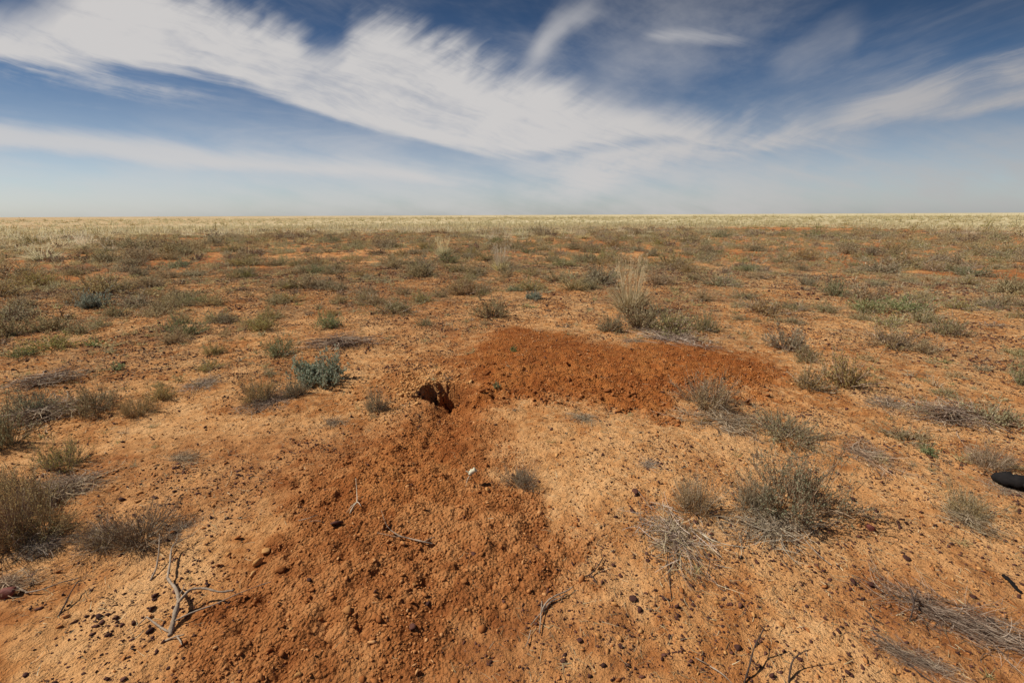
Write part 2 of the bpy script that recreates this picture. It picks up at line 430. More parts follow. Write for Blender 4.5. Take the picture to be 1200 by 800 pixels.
x, y, rr = sector(520000, .9, 14, 54, 21)
a_, b_ = masks(x, y); dugm = np.maximum(a_, b_)
dens = sstep(.40, .56, fbm(x * 1.3, y * 1.3, 90, 5)) * 1.0 + .22
qx, qy = topix(x, y, 0); dens = dens + .8 * np.exp(-(((qx - 960) / 110) ** 2 + ((qy - 665) / 60) ** 2)) + .5 * np.exp(-(((qx - 1090) / 90) ** 2 + ((qy - 590) / 50) ** 2)) + .5 * np.exp(-(((qx - 120) / 110) ** 2 + ((qy - 725) / 55) ** 2))
dens = dens * (.35 + 1.3 * sstep(.42, .62, fbm(x * 5.5, y * 5.5, 94, 3)))
dens = dens * (1 - .82 * dugm) * np.clip(3.2 / rr, .25, 1)
k = (RNG.random(len(x)) < dens * .66) & inview(x, y)
x, y, rr = x[k], y[k], rr[k]
size = np.exp(RNG.normal(math.log(.0031), .45, len(x))) * (1 + .17 * rr)
pos = np.stack([x, y, HT(x, y)], 1)
o = ob('gravel', scatter_mesh('gravel', SMl, pos, size, M['dark'], 5)); tag(o, 'small dark ironstone gravel strewn over the orange soil', 'gravel', None, 'stuff')
print('gravel', len(x))
# crusty crumbs of the pale topsoil, everywhere else
x, y, rr = sector(300000, 1.0, 13, 54, 24)
a_, b_ = masks(x, y)
k = (RNG.random(len(x)) < (sstep(.42, .62, fbm(x * 2.2, y * 2.2, 93, 4)) * .6 + .01) * (1 - np.maximum(a_, b_)) * np.interp(rr, [1, 4, 13], [.8, .7, .3])) & inview(x, y)
x, y, rr = x[k], y[k], rr[k]
pos = np.stack([x, y, HT(x, y)], 1)
o = ob('soil_crust', scatter_mesh('soil_crust', SMl, pos, np.minimum(np.exp(RNG.normal(math.log(.0036), .5, len(x))) * (1 + .09 * rr), .02), M['crust'], 16, sink=.25)); tag(o, 'crumbs of pale broken topsoil crust', 'soil', None, 'stuff')
# soil crumbs
x, y, rr = sector(330000, 1.0, 6.5, 54, 22)
a_, b_ = masks(x, y); dugm = np.maximum(a_, b_ * .65)
k = (RNG.random(len(x)) < (dugm * .62 + .03) * (sstep(.35, .6, fbm(x * 5, y * 5, 92, 3)) * .6 + .4)) & inview(x, y)
x, y, rr = x[k], y[k], rr[k]
size = np.exp(RNG.normal(math.log(.0034), .55, len(x))) * (1 + .04 * rr)
pos = np.stack([x, y, HT(x, y)], 1)
o = ob('soil_crumbs', scatter_mesh('soil_crumbs', SMl, pos, np.minimum(size, .02), M['clod'], 6, sink=.2)); tag(o, 'loose red soil crumbs thrown out of the burrow', 'soil', None, 'stuff')
print('crumbs', len(x))

LM = []                                     # landmarks for the labels of repeats
def landmark(name, px, py): p = P(px, py); LM.append((name, p[0], p[1]))
landmark('burrow mouth', 520, 458); landmark('blue-green saltbush', 375, 450); landmark('tall straw tussock', 740, 362)
landmark('grey dead branch', 212, 700); landmark('big grey-green shrub', 925, 610); landmark('flat dead twig mat', 790, 655)
landmark('matted dead brush', 1110, 765); landmark('small compact olive shrub', 440, 480); landmark('forked pale stick', 645, 712)
landmark('curved grey stick', 482, 632); landmark('pale husk on a stalk', 550, 565); landmark('maroon stone', 1020, 618)
landmark('black lump', 1190, 560); landmark('teal saltbush', 110, 360); landmark('isolated round grey shrub', 945, 333)
landmark('white-stalked tussock', 585, 315); landmark('round olive shrub', 1110, 392); landmark('brown low shrub by red mound', 830, 478)
landmark('brown dead brush', 150, 655); landmark('twin olive shrubs', 135, 488)
DIRS = ['right of', 'behind and right of', 'behind', 'behind and left of', 'left of', 'in front and left of', 'in front of', 'in front and right of']
ORD = ['nearest', 'second', 'third', 'fourth', 'fifth', 'sixth', 'seventh', 'eighth', 'ninth', 'tenth', 'eleventh', 'twelfth', 'thirteenth', 'fourteenth', 'fifteenth']
def autolabels(items, fmt, far):
    """items: list of (x, y, adjective). returns labels: which landmark, which side of it, which one in order"""
    b = {}
    for i, (x, y, ad) in enumerate(items):
        d = [math.hypot(x - l[1], y - l[2]) for l in LM]; j = int(np.argmin(d))
        dr = int(round(math.atan2(y - LM[j][2], x - LM[j][1]) / (math.pi / 4))) % 8
        b.setdefault((ad, j, dr), []).append((d[j], i))
    out = [None] * len(items)
    for (ad, j, dr), l in b.items():
        l.sort()
        for q, (_, i) in enumerate(l):
            if q < len(ORD): out[i] = fmt.format(ad=ad, ord=ORD[q], where=DIRS[dr] + ' the ' + LM[j][0])
            else: out[i] = far.format(ad=ad)
    return out

# individual stones
stones = []      # px,py,size px,kind
hand_st = [(1020,618,15,'redstone','flat maroon stone lying right of the big grey-green shrub'),
 (8,694,30,'redstone','red-brown rock at the left frame edge under dark brush'),
 (483,735,15,'dark','large round black stone on dug soil at the bottom centre'),
 (502,709,10,'dark','round dark stone on the dug soil above the largest black one'),
 (660,773,12,'dark','round grey-brown stone on pale soil below the forked stick'),
 (679,749,11,'dark','upright dark pebble on pale soil right of the forked stick'),
 (707,778,10,'dark','dark rounded pebble at bottom edge, right of the grey-brown stone'),
 (1160,726,16,'black','black charred chunk on bare pale soil at right'),
 (1141,698,10,'dark','small dark upright stone left of and above the charred chunk'),
 (120,727,11,'dark','dark stone among pebbles at lower left'),(128,742,11,'dark','dark stone just below another at lower left'),
 (178,712,13,'dark','dark stone between the two pebble rows left of the dead branch'),(157,729,10,'dark','grey stone left of the dead branch foot'),
 (182,697,12,'dark','dark stone above-left of the dead branch fork'),(745,575,13,'dark','dark stone on bare orange soil above the flat twig mat'),
 (741,598,10,'dark','dark stone below another one above the flat twig mat'),(815,611,10,'dark','purple-brown stone at the top of the twig mat'),
 (742,700,14,'dark','dark stone below-left of the flat twig mat'),(750,713,12,'dark','dark stone touching another, below-left of the flat twig mat'),
 (778,700,9,'dark','dark pebble straight below the twig mat'),(1061,652,13,'dark','dark stone on sandy soil below-right of the maroon stone'),
 (1021,683,16,'dark','cluster-top purple stone below the maroon stone'),(1000,681,12,'dark','purple stone left in the cluster below the maroon stone'),
 (865,757,14,'dark','dark stone beside the leaning dark twig at lower right'),(905,790,13,'dark','dark stone at the bottom edge right of the dark twig'),
 (800,760,10,'dark','round dark pebble alone on pale soil at lower right'),(555,648,9,'dark','dark pebble on dug soil right of the curved stick'),
 (575,775,9,'dark','small dark stone on dug soil at bottom centre'),(30,790,10,'dark','dark stone in the lower left corner')]
def place_stone(name, mesh, p, s, rz, flat=1.0, sink=.2):
    o = ob(name, mesh); o.location = (p[0], p[1], p[2] + s * .3)
    o.rotation_euler = (random.uniform(-.25, .25), random.uniform(-.25, .25), rz); o.scale = (s, s, s * flat)
    return o
SMesh = {}
for kd in ('dark', 'redstone', 'black', 'clod', 'crust'):
    SMesh[kd] = [mk('stone', co, fc, [M[kd]], rnd=np.full(len(fc), random.uniform(.1, .9))) for co, fc in SM]
for i, (px, py, w, kd, lb) in enumerate(hand_st):
    g = G(px, py + w * .15); s = w * g[1] / F / 2 * 1.05
    o = place_stone('stone', SMesh[kd][i % 12], g, s, random.uniform(0, 6.28), 1.0)
    tag(o, lb, 'stone')
x, y, rr = sector(5000, 1.1, 5.5, 54, 33)
a_, b_ = masks(x, y); dn = sstep(.42, .62, fbm(x * 1.3, y * 1.3, 90, 4)) * .9 + .1
px_, py_ = topix(x, y, 0)
zone = np.where((px_ > 690) & (py_ > 560), 1.0, np.where((px_ < 330) & (py_ > 600), .9, .3))
k = (RNG.random(len(x)) < dn * zone * (1 - .85 * np.maximum(a_, b_))) & inview(x, y, 0)
x, y, rr = x[k], y[k], rr[k]
s = np.exp(RNG.normal(math.log(.0072), .32, len(x)))
order = np.argsort(-s / rr)[:268]
x, y, s = x[order], y[order], s[order]; z = HT(x, y)
labs = autolabels([(x[i], y[i], 'small dark' if s[i] / math.hypot(x[i], y[i]) < .0052 else 'dark angular') for i in range(len(x))], '{ad} stone, {ord} {where}', '{ad} stone among many on the orange soil')
for i in range(len(x)):
    o = place_stone('stone', SMesh['dark'][i % 12], (x[i], y[i], z[i]), s[i], random.uniform(0, 6.28))
    tag(o, labs[i], 'stone', 'dark stones strewn on the soil')
# clods
hand_cl = [(303,658,18,'crust','pale flat clod, middle of three at the left edge of the dug soil'),(312,644,14,'crust','pale clod, uppermost of three at the left edge of the dug soil'),
 (296,672,14,'crust','pale clod, lowest of three at the left edge of the dug soil'),(330,666,15,'clod','red clod right of the three pale clods'),(408,714,16,'crust','pale clod low on the dug soil at bottom centre left'),
 (349,790,14,'crust','pale yellow clod at the bottom edge of the dug soil'),(548,568,9,'crust','small pale clod beside the husk stalk'),(571,573,10,'crust','pale clod right of the husk stalk'),
 (440,725,13,'clod','red clod on the dug soil left of the large black stone'),(545,680,12,'clod','red clod with a deep shadow right of centre on dug soil'),(365,690,12,'clod','red clod between dead branch tip and dug soil centre')]
for i, (px, py, w, kd, lb) in enumerate(hand_cl):
    g = G(px, py + w * .15); s = w * g[1] / F / 2 * 1.1
    tag(place_stone('soil_clod', SMesh[kd][(i * 5) % 12], g, s, random.uniform(0, 6.28)), lb, 'soil clod')
x, y, rr = sector(6000, 1.1, 4.6, 54, 35)
a_, b_ = masks(x, y); k = (RNG.random(len(x)) < np.maximum(a_, b_ * .3)) & inview(x, y, 0)
x, y, rr = x[k][:150], y[k][:150], rr[k][:150]
s = np.exp(RNG.normal(math.log(.0105), .3, len(x))); z = HT(x, y)
labs = autolabels([(x[i], y[i], 'lumpy red' if i % 4 else 'paler red') for i in range(len(x))], '{ad} clod, {ord} {where}', '{ad} clod among many on the dug soil')
for i in range(len(x)):
    o = place_stone('soil_clod', SMesh['clod' if i % 4 else 'crust'][i % 12], (x[i], y[i], z[i] - s[i] * .12), s[i], random.uniform(0, 6.28))
    tag(o, labs[i], 'soil clod', 'clods on the dug soil')
# crust plates round the mouth (left and above), stuff-sized rubble
n = 2600; th = RNG.uniform(0, math.tau, n); q = RNG.normal(0, 1, n)
cx_ = BUR[0] - .18 + np.cos(th) * np.abs(q) * .38; cy_ = BUR[1] + .12 + np.sin(th) * np.abs(q) * .42
k = np.hypot(cx_ - BUR[0], cy_ - BUR[1]) > .13
a_, b_ = masks(cx_, cy_); k2_ = np.maximum(a_, b_) < .55
cx_, cy_ = cx_[k], cy_[k]
k2_ = k2_[k]; cx_, cy_ = cx_[k2_], cy_[k2_]
pos = np.stack([cx_, cy_, HT(cx_, cy_)], 1)
o = ob('soil_rubble', scatter_mesh('soil_rubble', SMl, pos, np.exp(RNG.normal(math.log(.009), .45, len(cx_))), M['crust'], 8)); tag(o, 'broken pale soil crust heaped round the burrow mouth', 'soil', None, 'stuff')
qx, qy = RNG.uniform(560, 905, 900), RNG.normal(468, 17, 900)
pp = np.array([P(a, b) for a, b in zip(qx, qy)]); k = masks(pp[:, 0], pp[:, 1])[1] > .25; pp = pp[k]
o = ob('mound_rubble', scatter_mesh('mound_rubble', SMl, np.stack([pp[:, 0], pp[:, 1], HT(pp[:, 0], pp[:, 1])], 1), np.exp(RNG.normal(math.log(.012), .45, len(pp))), M['clod'], 19, sink=.15)); tag(o, 'lumpy red rubble along the front edge of the dug mound', 'soil', None, 'stuff')
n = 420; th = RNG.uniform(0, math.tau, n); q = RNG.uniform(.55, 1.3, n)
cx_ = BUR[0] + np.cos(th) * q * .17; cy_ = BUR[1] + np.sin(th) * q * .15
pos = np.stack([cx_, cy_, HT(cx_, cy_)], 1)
o = ob('mouth_rubble', scatter_mesh('mouth_rubble', SMl, pos, np.exp(RNG.normal(math.log(.014), .4, n)), M['pit_shade'], 9)); tag(o, 'crumbled red soil inside the burrow pit, coloured dark as in shade', 'soil', None, 'stuff')

# ------------------------------------------------------------------ plant building blocks (numpy)
def unit(v): return v / (np.linalg.norm(v, axis=-1, keepdims=True) + 1e-9)
def ribbons(pts, w0, w1, r):
    """pts (N,K,3): flat tapering strips, each twisted its own way"""
    n, k, _ = pts.shape
    d = unit(pts[:, -1] - pts[:, 0]); q = r.normal(size=(n, 3)); sd = unit(np.cross(d, q))
    w = (np.asarray(w0).reshape(-1, 1) * (1 - np.linspace(0, 1, k))[None] + np.asarray(w1).reshape(-1, 1) * np.linspace(0, 1, k)[None])
    w = np.broadcast_to(w, (n, k)) * .5
    V = np.stack([pts - sd[:, None] * w[..., None], pts + sd[:, None] * w[..., None]], 2).reshape(-1, 3)
    i = np.arange(n)[:, None] * k * 2; j = np.arange(k - 1)[None] * 2
    b = (i + j).reshape(-1)
    return V, np.stack([b, b + 1, b + 3, b + 2], 1), k - 1
def leaves(p, ln, wd, r, up=.3):
    n = len(p); d = unit(r.normal(size=(n, 3)) + np.array([0, 0, up])); s = unit(np.cross(d, r.normal(size=(n, 3))))
    ln = np.asarray(ln).reshape(-1, 1) * np.ones((n, 1)); wd = np.asarray(wd).reshape(-1, 1) * np.ones((n, 1))
    V = np.stack([p, p + d * ln * .5 + s * wd, p + d * ln, p + d * ln * .5 - s * wd], 1).reshape(-1, 3)
    return V, (np.arange(n) * 4)[:, None] + np.arange(4)[None]
def join(parts):
    Vs, Fs, Rs = [], [], []; off = 0
    for V, Fc, rn in parts:
        Vs.append(V); Fs.append(Fc + off); Rs.append(rn); off += len(V)
    return np.vstack(Vs), np.vstack(Fs), np.concatenate(Rs)
def curve(p0, d0, L, bend, k=4):
    t = np.linspace(0, 1, k)[None, :, None]
    return p0[:, None] + d0[:, None] * L[:, None, None] * t + bend[:, None] * (t ** 2) * L[:, None, None]

def shrub(seed, ns=130, nt=900, nl=3600, tw=.010, leaf=(.045, .011), hgt=.62, up=.35, flat_leaf=False, lean=0.0, open_=0.25):
    """radius ~1, height ~hgt"""
    r = np.random.default_rng(seed)
    a = r.uniform(0, math.tau, ns); el = np.arccos(r.uniform(0.02, 1, ns) ** .8)
    el = np.pi / 2 - el
    p0 = np.stack([np.cos(a) * r.uniform(0, open_, ns), np.sin(a) * r.uniform(0, open_, ns), np.full(ns, -.01)], 1)
    lob = .62 + .30 * np.sin(a * 3 + seed) + .20 * np.sin(a * 5 + seed * 2) + .42 * r.random(ns) ** 1.5
    tip = np.stack([np.cos(a) * np.cos(el), np.sin(a) * np.cos(el), np.sin(el) * hgt], 1) * lob[:, None]
    d = tip - p0; L = np.linalg.norm(d, axis=1); d = unit(d)
    bend = r.normal(size=(ns, 3)) * .10 + np.array([0, 0, .12]) ; d = unit(d - np.array([0, 0, .10]))
    st = curve(p0, d, L, bend, 5)
    parts_s = []
    V, Fc, m = ribbons(st, tw * 1.6, tw * .5, r); parts_s.append((V, Fc, np.repeat(r.random(ns), m)))
    si = r.integers(0, ns, nt); t = r.uniform(.3, 1, nt); idx = t * 3.999; i0 = idx.astype(int); fr = (idx - i0)[:, None]
    q0 = st[si, i0] * (1 - fr) + st[si, i0 + 1] * fr
    dd = unit(unit(st[si, i0 + 1] - st[si, i0]) + r.normal(size=(nt, 3)) * .55 + np.array([0, 0, up]))
    tl = r.uniform(.10, .30, nt)
    tws = curve(q0, dd, tl, r.normal(size=(nt, 3)) * .12, 3)
    V, Fc, m = ribbons(tws, tw * .7, tw * .3, r)
    nst = int(nt * .55) * m
    rn = np.repeat(r.random(nt), m)
    parts_f = []
    parts_s.append((V, Fc, rn))
    ti = r.integers(0, nt, nl); tt = r.uniform(.1, 1.05, nl)[:, None]
    lp = tws[ti, 0] * (1 - tt) + tws[ti, 2] * tt
    V, Fc = leaves(lp, leaf[0] * r.uniform(.6, 1.3, nl), leaf[1] * r.uniform(.7, 1.3, nl), r, .5)
    parts_f.append((V, Fc, np.clip(r.normal(.5, .22, nl), 0, 1)))
    return join(parts_s), join(parts_f)
def tussock(seed, nb=420, w=.020, hgt=1.6, spread=.75, stalks=26, k=5):
    r = np.random.default_rng(seed)
    a = r.uniform(0, math.tau, nb); rad = np.sqrt(r.random(nb)) * .30
    p0 = np.stack([np.cos(a) * rad, np.sin(a) * rad, np.full(nb, -.02)], 1)
    tilt = np.abs(r.normal(0, .38, nb)) + rad * .9
    a2 = a + r.normal(0, .5, nb)
    d = np.stack([np.cos(a2) * np.sin(tilt), np.sin(a2) * np.sin(tilt), np.cos(tilt)], 1)
    L = r.uniform(.35, .85, nb) * hgt * .72
    bend = np.stack([np.cos(a2), np.sin(a2), np.full(nb, -.55)], 1) * r.uniform(.05, .45, nb)[:, None] * spread
    bl = curve(p0, d, L, bend, k)
    V, Fc, m = ribbons(bl, w, w * .25, r); A = (V, Fc, np.repeat(np.clip(r.normal(.5, .22, nb), 0, 1), m))
    a = r.uniform(0, math.tau, stalks); p0 = np.stack([np.cos(a) * .15, np.sin(a) * .15, np.zeros(stalks)], 1)
    d = unit(np.stack([np.cos(a) * .22, np.sin(a) * .22, np.ones(stalks)], 1) + r.normal(size=(stalks, 3)) * .08)
    sk = curve(p0, d, r.uniform(.7, 1.05, stalks) * hgt, r.normal(size=(stalks, 3)) * .05, k)
    V, Fc, m = ribbons(sk, w * .7, w * .5, r)
    hd = sk[:, -1][np.repeat(np.arange(stalks), 9)] - np.array([0, 0, 1]) * r.uniform(0, .28, stalks * 9)[:, None]
    V2, F2 = leaves(hd, .07, .012, r, 1.4)
    B = join([(V, Fc, np.repeat(r.uniform(.6, 1, stalks), m)), (V2, F2, r.uniform(.6, 1, stalks * 9))])
    return A, B
def deadmat(seed, n=320, w=.010, aligned=None, h=.10, L=(.2, .8)):
    r = np.random.default_rng(seed)
    a = r.uniform(0, math.tau, n) if aligned is None else aligned + r.normal(0, .28, n) + np.where(r.random(n) < .5, 0, math.pi)
    rad = np.minimum(np.abs(r.normal(0, .28, n)), .48); pa = r.uniform(0, math.tau, n)
    p0 = np.stack([np.cos(pa) * rad, np.sin(pa) * rad * (1 if aligned is None else .7), r.uniform(0, h, n)], 1)
    if aligned is not None:
        s = r.uniform(-.6, .6, n); p0 += np.stack([math.cos(aligned) * s, math.sin(aligned) * s, 0 * s], 1)
    d = np.stack([np.cos(a), np.sin(a), r.normal(.02, .10, n)], 1)
    Ls = r.uniform(*L, n) * .6
    bend = np.stack([-np.sin(a), np.cos(a), 0 * a], 1) * r.normal(0, .5, n)[:, None] + np.array([0, 0, 1]) * r.normal(.03, .08, n)[:, None]
    c = curve(p0, d, Ls, bend, 6); c[..., 2] = np.maximum(c[..., 2], .006)
    V, Fc, m = ribbons(c, w * r.uniform(.6, 1.6, n), w * .4, r)
    A = (V, Fc, np.repeat(r.random(n), m))
    nt = n * 3; si = r.integers(0, n, nt); ii = r.integers(1, 5, nt); q0 = c[si, ii]
    dd = unit(unit(c[si, ii + 1] - c[si, ii]) + r.normal(size=(nt, 3)) * np.array([.6, .6, .25]))
    tws = curve(q0, dd, r.uniform(.06, .25, nt), r.normal(size=(nt, 3)) * .15, 3); tws[..., 2] = np.maximum(tws[..., 2], .004)
    V2, F2, m2 = ribbons(tws, w * .5, w * .25, r)
    return A, (V2, F2, np.repeat(r.random(nt), m2))

KIND = {}
def reg(kind, variants, name_a, name_b, ma, mb):
    KIND[kind] = dict(v=[], na=name_a, nb=name_b)
    for (A, B) in variants:
        a = mk(name_a, A[0], A[1], [ma], rnd=A[2]); b = mk(name_b, B[0], B[1], [mb], rnd=B[2])
        KIND[kind]['v'].append((a, b))
near = dict(ns=120, nt=1500, nl=3800, tw=.010, leaf=(.036, .009), hgt=.62, open_=.45)
mid = dict(ns=90, nt=600, nl=1700, tw=.015, leaf=(.065, .017), hgt=.60)
reg('dry_near', [shrub(s, **near) for s in range(4)], 'stem', 'foliage', M['stem'], M['dry'])
reg('olive_near', [shrub(s + 10, **near) for s in range(3)], 'stem', 'foliage', M['stem'], M['olive'])
reg('grey_near', [shrub(s + 20, **near) for s in range(3)], 'stem', 'foliage', M['deadtwig'], M['greydry'])
reg('green_near', [shrub(s + 30, **near) for s in range(2)], 'stem', 'foliage', M['deadtwig'], M['greenmix'])
reg('brown_near', [shrub(s + 35, ns=170, nt=1800, nl=1500, tw=.009, leaf=(.03, .006), hgt=.6, up=.1) for s in range(2)], 'stem', 'foliage', M['litter'], M['dry'])
reg('dry', [shrub(s + 40, **mid) for s in range(6)], 'stem', 'foliage', M['stem'], M['dry'])
reg('olive', [shrub(s + 50, **mid) for s in range(5)], 'stem', 'foliage', M['stem'], M['olive'])
reg('grey', [shrub(s + 60, **mid) for s in range(5)], 'stem', 'foliage', M['deadtwig'], M['greydry'])
reg('green', [shrub(s + 70, **mid) for s in range(3)], 'stem', 'foliage', M['stem'], M['green'])
reg('blue', [shrub(s + 80, ns=110, nt=900, nl=4600, tw=.012, leaf=(.08, .027), hgt=.66, up=.25, open_=.5) for s in range(3)], 'stem', 'foliage', M['stem'], M['blue'])
reg('herb', [shrub(s + 90, ns=26, nt=90, nl=420, tw=.03, leaf=(.16, .05), hgt=.6) for s in range(3)], 'stem', 'foliage', M['green'], M['green'])
reg('tussock', [tussock(s, nb=620, w=.028, stalks=60, hgt=1.55) for s in range(5)], 'blades', 'seed_stalks', M['straw'], M['straw'])
reg('sparse_tussock', [tussock(s + 9, nb=190, stalks=70, hgt=2.1, w=.05) for s in range(2)], 'blades', 'seed_stalks', M['straw'], M['straw'])
reg('mat', [deadmat(s) for s in range(3)], 'stem', 'twigs', M['deadtwig'], M['litter'])
reg('mat_dark', [deadmat(s + 5, n=300, w=.013, h=.28) for s in range(2)], 'stem', 'twigs', M['litter'], M['litter'])
reg('mat_al', [deadmat(8, n=460, w=.0085, aligned=R(-38), h=.12, L=(.3, 1.1))], 'stem', 'twigs', M['deadtwig'], M['deadtwig'])

CNT = {}
def plant(kind, x, y, r, h, label, cat, group=None, name=None, parts=True, z=None):
    K = KIND[kind]; i = CNT.get(kind, 0); CNT[kind] = i + 1
    a, b = K['v'][i % len(K['v'])]
    z = H1(x, y) if z is None else z
    hb = {'tussock': 1.35, 'sparse_tussock': 1.9}.get(kind, .62 if not kind.startswith('mat') else 1.0)
    if kind.startswith('mat'): hz = r
    else: hz = h / hb
    e = bpy.data.objects.new(name or 'dry_shrub', None); C.objects.link(e); e.empty_display_size = .1
    e.location = (x, y, z - .004); e.scale = (r, r, hz)
    e.rotation_euler = (0, 0, 0 if kind == 'mat_al' else (i * 2.399) % 6.28)
    for nm, me in ((K['na'], a), (K['nb'], b)): ob(nm, me, e)
    return tag(e, label, cat, group)

